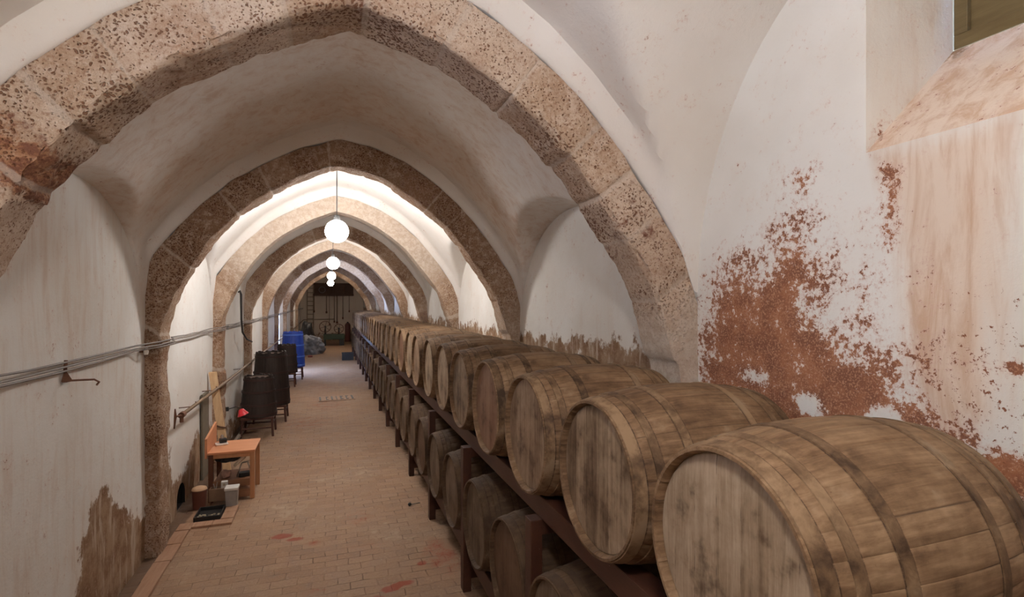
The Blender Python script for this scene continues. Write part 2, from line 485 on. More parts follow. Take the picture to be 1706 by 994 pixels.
def r_red(c):
    y, z = c.y, c.z
    if y > 3.0 or y < 0.3: return 0.0
    f = field(y, z, RED, 0.2) * 0.84
    f = max(f, field(y, z, NARROW, 0.05) * 0.78, field(y, z, SPECK, 0.2) * 0.38)
    f = max(f, 0.42 * blob(y, z, 1.78, 2.8, 0.14, 0.14) / 0.5 * 0.8, blob(y, z, 1.02, 1.72, 0.1, 0.08) * 1.4, blob(y, z, 1.0, 2.05, 0.03, 0.03) * 1.6)
    f -= 1.6 * blob(y, z, 1.72, 1.80, 0.09, 0.06) + 1.5 * blob(y, z, 1.40, 1.80, 0.10, 0.05) + 0.8 * blob(y, z, 2.05, 1.88, 0.14, 0.06)
    f += 0.62 * (1 - sstep(1.35, 1.98, z)) if y < 1.28 else 0
    return max(0.0, min(1.0, f))
def r_pink(c):
    y, z = c.y, c.z
    f = field(y, z, PINK, 0.12) if y < 1.7 else 0.0
    return max(f * 0.95, 0.22 if y > 2.8 else 0.0)
def r_damp(c):
    y, z = c.y, c.z
    if y < 1.3: return 0.85 * (1 - sstep(1.35, 1.80, z))
    if y < 2.8: return 0.0
    h = 1.93 + 0.14 * noise.noise(Vector((y * 1.7, 0, 3)))
    return 0.78 * (1 - sstep(h - 0.15, h + 0.22, z))
def r_spec(c):
    y, z = c.y, c.z
    f = 0.12
    if 0.5 < y < 1.25: f = 0.30 * (1 - sstep(2.0, 2.6, z)) + 0.15
    if 2.3 < y < 2.52: f = max(f, 0.42 * (1 - sstep(2.2, 2.9, z)))
    return f
DAMPL = [(4.02, -0.1), (4.10, 0.50), (4.22, 0.80), (4.38, 0.88), (4.53, 0.95), (4.70, 0.76), (4.82, 0.66), (5.05, 0.52), (5.37, 0.45), (5.9, 0.62), (6.15, 0.75), (6.3, 0.35), (6.75, 0.40), (7.05, 0.55), (7.6, 0.68), (8.3, 0.55), (8.3, -0.1)]
def l_damp(c):
    y, z = c.y, c.z
    f = field(y, z, DAMPL, 0.16) * 0.98 if 3.4 < y < 8.8 else 0
    h = 0.25 + 0.2 * noise.noise(Vector((y * 1.3, 0, 9)))
    f = max(f, 0.7 * (1 - sstep(h - 0.1, h + 0.3, z)), blob(y, z, 3.62, 0.50, 0.12, 0.08) * 1.3)
    return f
def l_pink(c):
    return 0.36 if c.y < 5.4 else 0.12
def l_spec(c):
    f = 0.14 + 0.14 * blob(c.y, c.z, 4.7, 1.4, 0.5, 0.7)
    return f

def wall(name, X, sgn, ylist, zlist, attrs, holes, label):
    def P(i, j):
        y, z = ylist[i], zlist[j]
        near = min([max(max(h[0] - y, y - h[1]), max(h[2] - z, z - h[3])) for h in holes] + [9])
        amp = sstep(0.0, 0.15, near)
        return Vector((X + sgn * 0.0 + noise.noise(Vector((y * 1.3, z * 1.3, X))) * 0.014 * amp + noise.noise(Vector((y * 6, z * 6, X))) * 0.003 * amp, y, z))
    def keep(i, j):
        yc, zc = (ylist[i] + ylist[i + 1]) / 2, (zlist[j] + zlist[j + 1]) / 2
        return not any(h[0] < yc < h[1] and h[2] < zc < h[3] for h in holes)
    o = grid_obj(name, P, len(ylist), len(zlist), M_PLASTER, attrs, keep)
    return tag(o, label, kind='structure')
def steps(stops, cuts):
    out = []
    for (a, b, d) in stops:
        k = max(1, round((b - a) / d)); out += [lerp(a, b, i / k) for i in range(k)]
    out.append(stops[-1][1])
    for c in cuts:
        j = min(range(len(out)), key=lambda q: abs(out[q] - c)); out[j] = c
    return sorted(set(out))
NICHE = (0.55, 1.472, 2.835, 3.80)
HOLE = (6.42, 6.76, -0.06, 0.27)
DOOR = (17.85, 18.75, 0.0, 2.2)
ADDED_WINL = (1.15, 1.55, 3.10, 3.45)
zl = steps([(-0.06, 4.15, 0.05)], [0.0, 0.27, 2.2, 3.10, 3.45])
zr = steps([(-0.06, 1.2, 0.14), (1.2, 4.15, 0.03)], [2.835, 3.80])
wall('wall_right', XR, 1, steps([(YBACK, 0.4, 0.2), (0.4, 2.7, 0.025), (2.7, 6, 0.06), (6, YEND, 0.25)], [0.55, 1.472]), zr,
     {'red': r_red, 'pink': r_pink, 'damp': r_damp, 'spec': r_spec}, [NICHE], 'whitewashed right wall with flaked red plaster patches')
wall('wall_left', XL, -1, steps([(YBACK, 2.4, 0.1), (2.4, 8.4, 0.05), (8.4, YEND, 0.15)], [1.15, 1.55, 6.42, 6.76, 17.85, 18.75]), zl,
     {'red': zero, 'pink': l_pink, 'damp': l_damp, 'spec': l_spec}, [HOLE, DOOR, ADDED_WINL], 'whitewashed left wall with brown damp at its foot')

def plane_wall(name, y, mat, label, damp):
    bm = B(); la = {k: bm.verts.layers.float.new(k) for k in ('red', 'pink', 'damp', 'spec')}
    n = 24; V = []
    for i in range(n + 1):
        row = []
        for j in range(n + 1):
            z = -0.06 + 4.3 * j / n
            v = bm.verts.new((lerp(XL - 0.3, XR + 0.3, i / n), y, z)); v[la['pink']] = 0.35; v[la['damp']] = damp * (1 - sstep(0.1, 0.8, z)); v[la['spec']] = 0.12
            row.append(v)
        V.append(row)
    for i in range(n):
        for j in range(n): bm.faces.new((V[i][j], V[i + 1][j], V[i + 1][j + 1], V[i][j + 1]))
    return tag(link(name, bm, mat), label, kind='structure')
M_ENDWALL = plaster('end_plaster', (0.70, 0.61, 0.50), (0.62, 0.53, 0.43))
plane_wall('wall_end', YEND, M_ENDWALL, 'beige end wall of the cellar hung with tools', 0.8)
plane_wall('wall_back', YBACK, M_PLASTER, 'plastered wall behind the camera', 0.5)

# recessed window niche in the right wall
def quadpatch(bm, a, b, c, d, n, m, la, vals, amp=0.006):
    V = []
    a, b, c, d = map(Vector, (a, b, c, d)); nrm = (b - a).cross(d - a).normalized()
    for i in range(n + 1):
        row = []
        for j in range(m + 1):
            u, w = i / n, j / m
            p = a.lerp(b, u).lerp(d.lerp(c, u), w)
            e = sstep(0, 0.1, min(u, 1 - u, w, 1 - w))
            v = bm.verts.new(p + nrm * noise.noise(p * 5) * amp * e)
            for k, f in vals.items(): v[la[k]] = f(u, w) if callable(f) else f
            row.append(v)
        V.append(row)
    for i in range(n):
        for j in range(m): bm.faces.new((V[i][j], V[i + 1][j], V[i + 1][j + 1], V[i][j + 1]))
bm = B(); la = {k: bm.verts.layers.float.new(k) for k in ('red', 'pink', 'damp', 'spec')}
y0, y1, z0, z1 = NICHE
X2, yi0, yi1, zi = 2.40, 0.62, 1.41, 3.27
# far jamb, sloping sill, near jamb, head
quadpatch(bm, (XR, y1, z0), (X2, yi1, zi), (X2, yi1, z1), (XR, y1, z1), 16, 14, la, {'pink': 0.36, 'spec': 0.16, 'red': lambda u, w: 0.12 if w < 0.2 else 0, 'damp': 0})
quadpatch(bm, (XR, y0, z0), (XR, y1, z0), (X2, yi1, zi), (X2, yi0, zi), 40, 26, la,
          {'pink': lambda u, w: 0.85, 'spec': lambda u, w: 0.26, 'damp': lambda u, w: 0.40 * sstep(0.62, 0.98, w) + 0.30 * sstep(0.86, 0.99, u) + 0.42 * (1 - sstep(0.36, 0.46, u)) , 'red': lambda u, w: 0.14})
quadpatch(bm, (XR, y0, z0), (X2, yi0, zi), (X2, yi0, z1), (XR, y0, z1), 8, 8, la, {'pink': 0.4, 'spec': 0.1, 'red': 0, 'damp': 0})
quadpatch(bm, (XR, y0, z1), (XR, y1, z1), (X2, yi1, z1), (X2, yi0, z1), 8, 8, la, {'pink': 0.1, 'spec': 0.1, 'red': 0, 'damp': 0})
tag(link('trim_20', bm, M_PLASTER, smooth=True, sharp=40), 'deep plastered window niche with a stained sloping sill', kind='structure')
M_SHUT = wood('shutter_wood', (0.095, 0.066, 0.025), (0.17, 0.125, 0.055), 'Y', 0.6)
win = empty('window_1', (X2, (yi0 + yi1) / 2, zi)); tag(win, 'closed olive brown wooden window shutter at top right', 'window', kind='structure')
hw = (yi1 - yi0) / 2
bm = B(); box(bm, 0.0, 0.05, -hw, hw, 0.0, 0.06, 0.004); box(bm, 0.0, 0.05, hw - 0.05, hw, 0.06, z1 - zi, 0.004); box(bm, 0, 0.05, -hw, -hw + 0.05, 0.06, z1 - zi, 0.004)
box(bm, 0.05, 0.09, -hw - 0.15, hw + 0.15, -0.2, z1 - zi + 0.2)
link('window_frame', bm, M_SHUT, win)
bm = B(); box(bm, 0.02, 0.045, -hw + 0.05, -0.002, 0.06, z1 - zi, 0.003); box(bm, 0.02, 0.045, 0.002, hw - 0.05, 0.06, z1 - zi, 0.003)
link('shutter_board', bm, M_SHUT, win)
# unseen left high window, added to let cool light in : reveal and bars
def reveal(name, x0, x1, ya, yb, za, zb, label, bottom=True):
    bm = B(); la = {k: bm.verts.layers.float.new(k) for k in ('red', 'pink', 'damp', 'spec')}
    v = {'pink': 0.2, 'spec': 0.1, 'red': 0, 'damp': 0}
    quadpatch(bm, (x0, ya, za), (x1, ya, za), (x1, ya, zb), (x0, ya, zb), 4, 8, la, v)
    quadpatch(bm, (x0, yb, za), (x1, yb, za), (x1, yb, zb), (x0, yb, zb), 4, 8, la, v)
    quadpatch(bm, (x0, ya, zb), (x1, ya, zb), (x1, yb, zb), (x0, yb, zb), 4, 4, la, v)
    if bottom: quadpatch(bm, (x0, ya, za), (x1, ya, za), (x1, yb, za), (x0, yb, za), 4, 4, la, v)
    return tag(link(name, bm, M_PLASTER), label, kind='structure')
reveal('added_window', XL, XL - 0.25, 1.15, 1.55, 3.10, 3.45, 'unseen high opening added in the left wall to let cool daylight in')
reveal('door_1', XL, XL - 0.25, 17.85, 18.75, 0.0, 2.2, 'bright open doorway in the left wall', bottom=True)
# arched drain hole at the foot of the left wall
M_DARK = simple('dark_recess', (0.02, 0.016, 0.013), 0.9)
bm = B(); yc = (HOLE[0] + HOLE[1]) / 2; hh = 0.17; hl = bm.verts.layers.float.new('damp')
for sgn in (-1, 1):
    arc = [(yc + sgn * hh * cos(a), 0.10 + hh * sin(a)) for a in [pi / 2 * k / 10 for k in range(11)]]
    pl = [(yc + sgn * hh, HOLE[3])] + arc
    f = bm.faces.new([bm.verts.new((XL, y, z)) for y, z in pl])
    for v in f.verts: v[hl] = 0.85
o = link('trim_21', bm, M_PLASTER); tag(o, 'small arched hole at the foot of the left wall', kind='structure')
bm = B(); hy0, hy1, hz1 = HOLE[0], HOLE[1], HOLE[3]; xo, xi = XL - 0.36, XL - 0.003
xw = XL - 0.03
box(bm, xo, xo + 0.03, hy0 - 0.6, hy1 + 0.6, -0.6, hz1 + 0.6)
box(bm, xo, xw, hy0 - 0.6, hy0 + 0.002, -0.6, hz1 + 0.6); box(bm, xo, xw, hy1 - 0.002, hy1 + 0.6, -0.6, hz1 + 0.6)
box(bm, xo, xw, hy0 - 0.01, hy1 + 0.01, hz1 - 0.002, hz1 + 0.6); box(bm, xo, XL - 0.0215, hy0 - 0.6, hy1 + 0.6, -0.6, 0.0); box(bm, XL - 0.03, XL + 0.06, hy0 - 0.6, hy1 + 0.6, -0.6, -0.009)
box(bm, xw - 0.01, XL - 0.001, hy0 - 0.008, hy0 + 0.002, -0.12, hz1 + 0.008); box(bm, xw - 0.01, XL - 0.001, hy1 - 0.002, hy1 + 0.008, -0.12, hz1 + 0.008)
box(bm, xw - 0.01, XL - 0.001, hy0 - 0.008, hy1 + 0.008, hz1 - 0.002, hz1 + 0.008)
tag(link('trim_22', bm, M_DARK), 'dark inside of the small arched wall hole', kind='structure')

# ------------------------------------------------------------------ floor
SP = [(-0.42, 5.47, .13, .09, .95), (-0.30, 5.36, .12, .05, .9), (-0.14, 5.21, .14, .10, .45), (0.46, 4.19, .10, .06, 1.1), (0.57, 4.24, .12, .045, 1.1), (0.76, 4.5, .06, .05, 0.8), (0.35, 4.1, .08, .05, .8),
      (0.35, 5.0, .5, .08, .35), (0.28, 5.7, .3, .35, .4), (-0.1, 4.35, .2, .1, .4), (-0.55, 8.5, .5, .6, .34), (0.1, 9.2, .8, .7, .3), (-0.4, 10.5, .8, 1.2, .38), (0.0, 12.2, .8, 1.4, .38), (-0.2, 14.5, .8, 1.5, .36), (-0.5, 7.3, .4, .3, .36), (0.95, 4.6, .25, .6, .5)]
def f_spot(c):
    f = 0
    for (x, y, rx, ry, s) in SP:
        q = sqrt(((c.x - x) / rx) ** 2 + ((c.y - y) / ry) ** 2)
        f = max(f, s * (1 - sstep(0.2, 1.25, q)))
    return f
def f_darken(c):
    return max(0.9 * (1 - sstep(XL + 0.10, XL + 0.22, c.x)), 0.55 * sstep(0.85, 1.15, c.x), 0.5 * blob(c.x, c.y, -0.68, 5.89, 0.2, 0.06), 0.4 * blob(c.x, c.y, -0.6, 9.3, 0.3, 0.2))  # darker along the left wall, towards the rack side and in small patches
t = NT('floor_pavers', 0.8, 0.3)
v = t.coord()
warp = t.n('ShaderNodeVectorMath', operation='ADD'); t.l(v, warp.inputs[0])
nz = t.n('ShaderNodeTexNoise'); nz.inputs['Scale'].default_value = 3.0; t.l(v, nz.inputs['Vector'])
scv = t.n('ShaderNodeVectorMath', operation='SCALE'); t.l(nz.outputs[1], scv.inputs[0]); scv.inputs['Scale'].default_value = 0.06
t.l(scv.outputs[0], warp.inputs[1])
br = t.n('ShaderNodeTexBrick'); t.l(warp.outputs[0], br.inputs['Vector'])
br.inputs['Color1'].default_value = (0.0, 0.0, 0.0, 1); br.inputs['Color2'].default_value = (1, 1, 1, 1); br.inputs['Mortar'].default_value = (0.5, 0.5, 0.5, 1)
br.inputs['Scale'].default_value = 1.0; br.inputs['Mortar Size'].default_value = 0.0055; br.inputs['Mortar Smooth'].default_value = 0.5
br.inputs['Brick Width'].default_value = 0.20; br.inputs['Row Height'].default_value = 0.105
big = t.noise(v, 1.1, 4); mid = t.noise(v, 6, 6, 0.7); fine = t.noise(v, 45, 5, 0.7)
c = t.ramp(t.math('ADD', t.math('MULTIPLY', br.outputs[0], 0.2), t.math('MULTIPLY', mid, 0.8)), [(0.2, (0.20, 0.115, 0.065)), (0.5, (0.315, 0.19, 0.115)), (0.8, (0.39, 0.26, 0.165))])
c = t.mix(t.math('MULTIPLY', t.ss(big, 0.4, 0.65), 0.45), c, (0.30, 0.21, 0.14))
c = t.mix(t.math('MULTIPLY', t.ss(fine, 0.46, 0.34), 0.5), c, (0.20, 0.12, 0.075))
c = t.mix(t.math('MULTIPLY', t.ss(fine, 0.55, 0.72), 0.35), c, (0.50, 0.41, 0.31))
jn = t.noise(v, 3.2, 5, 0.7)
jm = t.math('MULTIPLY', br.outputs['Fac'], t.ss(jn, 0.42, 0.66, 0.03, 0.8))
c = t.mix(jm, c, (0.10, 0.055, 0.032))
# lighter crust / mortar spill
c = t.mix(t.math('MULTIPLY', t.ss(t.math('MULTIPLY', mid, big), 0.30, 0.42), 0.5), c, (0.46, 0.36, 0.26))
gm = t.ss(t.math('ADD', t.attr('floor_dark'), t.math('MULTIPLY', t.math('SUBTRACT', mid, 0.5), 0.9)), 0.4, 0.7)
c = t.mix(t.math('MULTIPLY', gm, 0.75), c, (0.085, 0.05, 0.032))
sm_ = t.ss(t.math('ADD', t.attr('spot'), t.math('ADD', t.math('MULTIPLY', t.math('SUBTRACT', fine, 0.5), 0.7), t.math('MULTIPLY', t.math('SUBTRACT', mid, 0.5), 0.8))), 0.30, 0.70)
c = t.mix(t.math('MULTIPLY', sm_, 0.85), c, (0.26, 0.05, 0.022))
t.base(c)
t.l(t.ss(mid, 0.3, 0.7, 0.55, 0.9), t.b.inputs['Roughness'])
t.bump(t.math('SUBTRACT', t.math('ADD', t.math('MULTIPLY', mid, 0.5), t.math('MULTIPLY', fine, 0.2)), t.math('MULTIPLY', br.outputs['Fac'], 0.8)), 0.5, 0.012)
M_FLOOR = t.m
fy = steps([(YBACK, 3.5, 0.2), (3.5, 6.2, 0.03), (6.2, 15.5, 0.12), (15.5, YEND, 0.4)], [])
fx = steps([(XL - 0.02, XR + 0.02, 0.035)], [])
fl = grid_obj('floor', lambda i, j: Vector((fx[i], fy[j], noise.noise(Vector((fx[i], fy[j], 0)) * 1.6) * 0.008)), len(fx), len(fy), M_FLOOR, {'spot': f_spot, 'floor_dark': f_darken})
tag(fl, 'worn brown brick-paved cellar floor with red wine stains', kind='structure')
# tile kerb along the gutter at the foot of the left wall
M_TILE = wood('kerb_tile', (0.27, 0.14, 0.08), (0.42, 0.26, 0.17), 'Y', 0.8)
bm = B(); y = 2.2; rk = random.Random(3)
while y < 6.02:
    l = rk.uniform(0.26, 0.34)
    box(bm, -1.41 + rk.uniform(-.006, .006), -1.285 + rk.uniform(-.006, .006), y, min(y + l - 0.008, 6.05), -0.01, 0.022 + rk.uniform(-.004, .004), 0.004); y += l
for x in (-1.28, -1.10): box(bm, x, x + 0.175, 5.93, 6.05, -0.01, 0.024, 0.004)
for yy in (6.06, 6.24): box(bm, -1.045, -0.925, yy, yy + 0.175, -0.01, 0.026, 0.004)
tag(link('trim_23', bm, M_TILE), 'terracotta tile kerb along the gutter of the left wall', kind='structure')

# ------------------------------------------------------------------ barrels
def wood_barrel(name, kind):
    t = NT(name, 0.72, 0.22)
    ax = {'stave': (1.6, 22, 22), 'head': (22, 22, 1.7), 'hoop': (6, 6, 6)}[kind]
    g = t.noise(t.coord(ax), 2.6, 7, 0.68, 0.4)
    blot = t.noise(t.coord((4.5, 4.5, 4.5)), 1.3, 5, 0.62); fine = t.noise(t.coord(), 55, 4, 0.7)
    shift = t.n('ShaderNodeAttribute', attribute_type='OBJECT'); shift.attribute_name = 'tone'; tone = shift.outputs['Fac']
    rn = t.rand()
    if kind == 'head':
        sx = t.n('ShaderNodeSeparateXYZ'); tc = t.n('ShaderNodeTexCoord'); t.l(tc.outputs['Object'], sx.inputs[0])
        yw = t.math('DIVIDE', t.math('ADD', sx.outputs[1], t.math('MULTIPLY', rn, 0.06)), 0.088)
        idx = t.math('FLOOR', yw); fr = t.math('FRACT', yw)
        wn = t.n('ShaderNodeTexWhiteNoise', noise_dimensions='1D'); t.l(t.math('ADD', idx, t.math('MULTIPLY', rn, 37)), wn.inputs['W']); tint = wn.outputs[0]
        seam = t.math('SUBTRACT', 1.0, t.ss(t.math('MINIMUM', fr, t.math('SUBTRACT', 1.0, fr)), 0.0, 0.035))
        stops = [(0.24, (0.07, 0.040, 0.022)), (0.42, (0.165, 0.110, 0.066)), (0.58, (0.275, 0.198, 0.130)), (0.78, (0.40, 0.305, 0.215))]
    else:
        tint = t.attr('tint'); seam = t.attr('seam')
        stops = [(0.24, (0.05, 0.026, 0.013)), (0.42, (0.115, 0.066, 0.034)), (0.58, (0.195, 0.120, 0.066)), (0.78, (0.31, 0.205, 0.122))] if kind == 'stave' else [(0.30, (0.05, 0.028, 0.015)), (0.45, (0.125, 0.076, 0.041)), (0.6, (0.235, 0.153, 0.088))]
    f = t.math('ADD', t.math('MULTIPLY', g, 0.45), t.math('ADD', t.math('MULTIPLY', tint, {'head': 0.12, 'stave': 0.07, 'hoop': 0.0}[kind]), t.math('MULTIPLY', blot, 0.55)))
    f = t.math('ADD', f, t.math('MULTIPLY', t.math('SUBTRACT', rn, 0.5), 0.12))
    f = t.math('ADD', t.math('MULTIPLY', t.math('SUBTRACT', f, 0.5), 1.35), 0.46)
    c = t.ramp(f, stops)
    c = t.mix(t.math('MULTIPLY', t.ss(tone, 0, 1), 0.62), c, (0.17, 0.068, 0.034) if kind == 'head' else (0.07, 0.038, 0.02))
    painted_shade = t.n('ShaderNodeAttribute', attribute_type='OBJECT'); painted_shade.attribute_name = 'painted_shade'
    c = t.mix(painted_shade.outputs['Fac'], c, (0.04, 0.022, 0.012))
    c = t.mix(t.math('MULTIPLY', t.ss(blot, 0.58, 0.74), 0.45), c, (0.25, 0.195, 0.14))      # grey bloom
    c = t.mix(t.math('MULTIPLY', t.ss(blot, 0.44, 0.30), 0.55), c, (0.045, 0.025, 0.014))       # dark blotches
    c = t.mix(t.math('MULTIPLY', t.ss(fine, 0.70, 0.78), 0.45), c, (0.46, 0.39, 0.30))
    c = t.mix(t.math('MULTIPLY', t.math('MULTIPLY', t.ss(fine, 0.30, 0.25), t.ss(g, 0.55, 0.4)), 0.7), c, (0.06, 0.03, 0.02))
    sm = t.math('MULTIPLY', seam, t.ss(t.noise(t.coord((1.5, 5, 5)), 1.7, 4), 0.52, 0.36, 0.0, 0.7))
    if kind == 'stave':
        sx = t.n('ShaderNodeSeparateXYZ'); tc = t.n('ShaderNodeTexCoord'); t.l(tc.outputs['Object'], sx.inputs[0])
        for e in (0.051, 0.122, 0.253, 0.217, BL - 0.051, BL - 0.122, BL - 0.217, BL - 0.253, BL - 0.088):
            ln = t.ss(t.math('ABSOLUTE', t.math('SUBTRACT', sx.outputs[0], e)), 0.0055, 0.0015)
            sm = t.math('MAXIMUM', sm, t.math('MULTIPLY', ln, t.ss(g, 0.62, 0.42, 0.45, 0.95)))
    c = t.mix(sm, c, (0.045, 0.025, 0.016))
    t.base(c)
    t.bump(t.math('SUBTRACT', t.math('ADD', t.math('MULTIPLY', g, 0.5), t.math('MULTIPLY', fine, 0.15)), t.math('MULTIPLY', sm, 0.6)), 0.35, 0.006)
    return t.m
BL, RH, RB = 0.80, 0.300, 0.3495
M_STAVE = wood_barrel('barrel_oak_stave', 'stave'); M_HEAD = wood_barrel('barrel_oak_head', 'head'); M_HOOP = wood_barrel('barrel_hoop', 'hoop')
BL, RH, RB = 0.80, 0.300, 0.3495
def brad(x, L=BL, rh=RH, rb=RB):
    u = 2 * x / L - 1; return rh + (rb - rh) * (1 - u * u)
def stave_mesh(rnd, L=BL, rh=RH, rb=RB, nst=26, name='staves', mat=None, parent=None, axis_up=False, zc=None):
    """open-ended bulging shell with chimes, per-stave tint and seams"""
    bm = B(); lt = bm.verts.layers.float.new('tint'); ls = bm.verts.layers.float.new('seam')
    w = [rnd.uniform(0.75, 1.25) for _ in range(nst)]; tot = sum(w); a = 0; angs = []
    for k in range(nst):
        wa = w[k] / tot * 2 * pi; tn = rnd.random()
        for (fr, sm) in ((0.0, 1), (0.045, 0), (0.35, 0), (0.65, 0), (0.955, 0)): angs.append((a + wa * fr, tn, sm))
        a += wa
    prof = [(L * q, 0) for q in (0.0, .02, .05, .1, .16, .23, .3, .4, .5, .6, .7, .77, .84, .9, .95, .98, 1.0)]
    path = [(0.045, rh - 0.019), (0.012, rh - 0.016), (0.0, rh - 0.010)] + [(x, brad(x, L, rh, rb)) for x, _ in prof] + [(L, rh - 0.010), (L - 0.012, rh - 0.016), (L - 0.045, rh - 0.019)]
    rings = []
    for (x, r) in path:
        ring = []
        for (an, tn, sm) in angs:
            rr = r - (0.0016 if sm else 0) + 0.0012 * (tn - 0.5)
            v = bm.verts.new((x, rr * cos(an), zc + rr * sin(an)) if not axis_up else (rr * cos(an), rr * sin(an), x))
            v[lt] = tn; v[ls] = sm; ring.append(v)
        rings.append(ring)
    m = len(angs)
    for p, q in zip(rings, rings[1:]):
        for k in range(m): bm.faces.new((p[k], p[(k + 1) % m], q[(k + 1) % m], q[k]))
    return link(name, bm, mat, parent, smooth=True, sharp=35)
def make_barrel(seed):
    rnd = random.Random(seed)
    root = empty('oak_barrel', (0, 0, 0))
    stave_mesh(rnd, mat=M_STAVE, parent=root, zc=RB)
    for front in (True, False):
        bm = B(); x = 0.030 if front else BL - 0.030; s = 1 if front else -1
        R0 = RH - 0.0175
        lathe(bm, [(R0, x), (R0 - 0.004, x - 0.003 * s), (R0 - 0.03, x - 0.006 * s)], 56, 'X', Matrix.Translation((0, 0, RB)), cap1=True)
        link('head', bm, M_HEAD, root, smooth=True, sharp=30)
    for (c, wd) in ((0.028, 0.044), (0.105, 0.034), (0.235, 0.036), (BL - 0.235, 0.036), (BL - 0.105, 0.034), (BL - 0.028, 0.044)):
        bm = B(); lt = bm.verts.layers.float.new('tint')
        a, b = c - wd / 2, c + wd / 2
        th = 0.0035
        lathe(bm, [(brad(a) - 0.002, a), (brad(a) + th, a + 0.0015), (brad(c) + th, c), (brad(b) + th, b - 0.0015), (brad(b) - 0.002, b)], 64, 'X', Matrix.Translation((0, 0, RB)))
        link('hoop', bm, M_HOOP, root, smooth=True, sharp=40)
    return root
ORD = ['first', 'second', 'third', 'fourth', 'fifth', 'sixth', 'seventh', 'eighth', 'ninth', 'tenth', 'eleventh', 'twelfth', 'thirteenth', 'fourteenth', 'fifteenth', 'sixteenth', 'seventeenth', 'eighteenth', 'nineteenth', 'twentieth',
       'twenty-first', 'twenty-second', 'twenty-third', 'twenty-fourth', 'twenty-fifth', 'twenty-sixth', 'twenty-seventh', 'twenty-eighth', 'twenty-ninth', 'thirtieth', 'thirty-first', 'thirty-second', 'thirty-third', 'thirty-fourth']
protos = [make_barrel(s) for s in (11, 23, 37, 51)]
used = set()
UZ = 1.557; LZ = 0.66
upY = [1.125, 1.84, 2.585, 3.32, 4.04, 4.76]
while upY[-1] < 23.3: upY.append(upY[-1] + 0.715)
loY = [1.48 + 0.715 * k for k in range(32)]
UPL = {0: 'largest nearest upper oak barrel, pale boarded head cut off by the picture bottom',
       1: 'second upper oak barrel from the camera, streaky grey-brown head',
       2: 'third upper oak barrel from the camera, before the nearest arch foot',
       3: 'fourth upper tier oak barrel from the camera with a reddish-brown head',
       4: 'fifth upper oak barrel from the camera, just left of the reddish-headed one',
       5: 'sixth upper tier oak barrel from the camera with a pale grey head'}
LOL = {0: 'lower tier oak barrel hidden beneath the nearest upper barrel at the picture bottom', 1: 'lower oak barrel showing only its top edge, right of the nearest rack post',
       2: 'lower tier oak barrel with a reddish head partly behind the nearest rack post', 3: 'lower oak barrel with full head visible, just right of the second rack post',
       4: 'lower tier oak barrel just left of the second visible rack post, head in shade'}
def put_barrel(i, Y, tier):
    k = (i * 3 + (1 if tier else 0)) % 4
    if tier == 0 and i == 0: k = 0
    src = protos[k]
    o = src if k not in used else copy_tree(src)
    used.add(k)
    rj = random.Random(i * 7 + tier)
    X0 = 0.978 if tier == 0 else 0.965
    jx = rj.uniform(-0.012, 0.012) if i > 1 else 0
    o.location = (X0 + jx, Y, (UZ if tier == 0 else LZ) - RB)
    if tier == 0:
        lab = UPL.get(i, 'upper tier oak barrel, %s from the near end of the row' % ORD[i])
        g = 'oak barrels on the upper tier of the rack'
    else:
        lab = LOL.get(i, 'lower tier oak barrel, %s from the near end of the row' % ORD[i])
        g = 'oak barrels on the lower tier of the rack'
    if tier == 0 and i < 2: o.rotation_euler = (0, 0, math.radians((0.9, 0.6)[i]))
    tag(o, lab, 'barrel', g)
    tone = 1.0 if (tier == 0 and i in (3, 9, 14)) else 0.75 if (tier == 1 and i in (2, 6, 11)) else rj.choice([0, 0, 0.25, 0.45])
    if i < 3 and tier == 0: tone = (0.0, 0.05, 0.35)[i]
    for ch in o.children:
        n = ch.name.split('.')[0]
        ch['painted_shade'] = 0.55 if tier == 1 else (0.0 if n == 'head' or i < 6 else 0.1)  # lower tier: shade beneath the upper row mixed into the wood colour
        ch['tone'] = float(tone if n == 'head' else (0.5 if tier == 1 else 0.1 if i < 6 else 0.3))  # lower staves and hoops toned darker for that same shade
    return o
for i, Y in enumerate(upY): put_barrel(i, Y, 0)
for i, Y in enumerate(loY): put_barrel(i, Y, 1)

# ------------------------------------------------------------------ barrel rack
t = NT('rack_red_brown_timber', 0.5, 0.4)
g = t.noise(t.coord((6, 2, 6)), 3, 6, 0.65); fine = t.noise(t.coord(), 70, 4, 0.7); mid = t.noise(t.coord(), 9, 4)
c = t.mix(g, (0.026, 0.010, 0.006), (0.085, 0.031, 0.017))
c = t.mix(t.math('MULTIPLY', t.ss(fine, 0.695, 0.72), t.ss(mid, 0.5, 0.6)), c, (0.55, 0.47, 0.42))
t.base(c); t.bump(g, 0.3, 0.005); M_RACK = t.m
rack = empty('barrel_rack', (1.0, 0.8, 0), 0, 'long dark red-brown timber rack carrying both tiers of barrels', 'rack')
def rp(name, x0, x1, y0, y1, z0, z1, bev=0.005):
    bm = B(); box(bm, x0, x1, y0, y1, z0, z1, bev)
    o = link(name, bm, M_RACK, rack); o.matrix_parent_inverse = Matrix.Translation((-1.0, -0.8, 0)); return o
posts = [2.55 + 1.43 * k for k in range(-1, 16)]
for Y in posts:
    rp('post', 0.985, 1.05, Y - 0.042, Y + 0.042, 0, 1.12)
    rp('post', 1.775, 1.865, Y - 0.05, Y + 0.05, 0, 1.245)
    rp('crossbeam', 1.045, 1.775, Y - 0.04, Y + 0.04, 1.04, 1.12)
    rp('crossbeam', 1.045, 1.775, Y - 0.04, Y + 0.04, 0.10, 0.20)
for (x, w) in ((1.047, 0.10), (1.675, 0.10)):
    rp('rail', x, x + w, 0.85, 24.3, 1.121, 1.232 if x > 1.5 else 1.234)
    rp('rail', x, x + w, 0.85, 24.3, 0.205, 0.335)
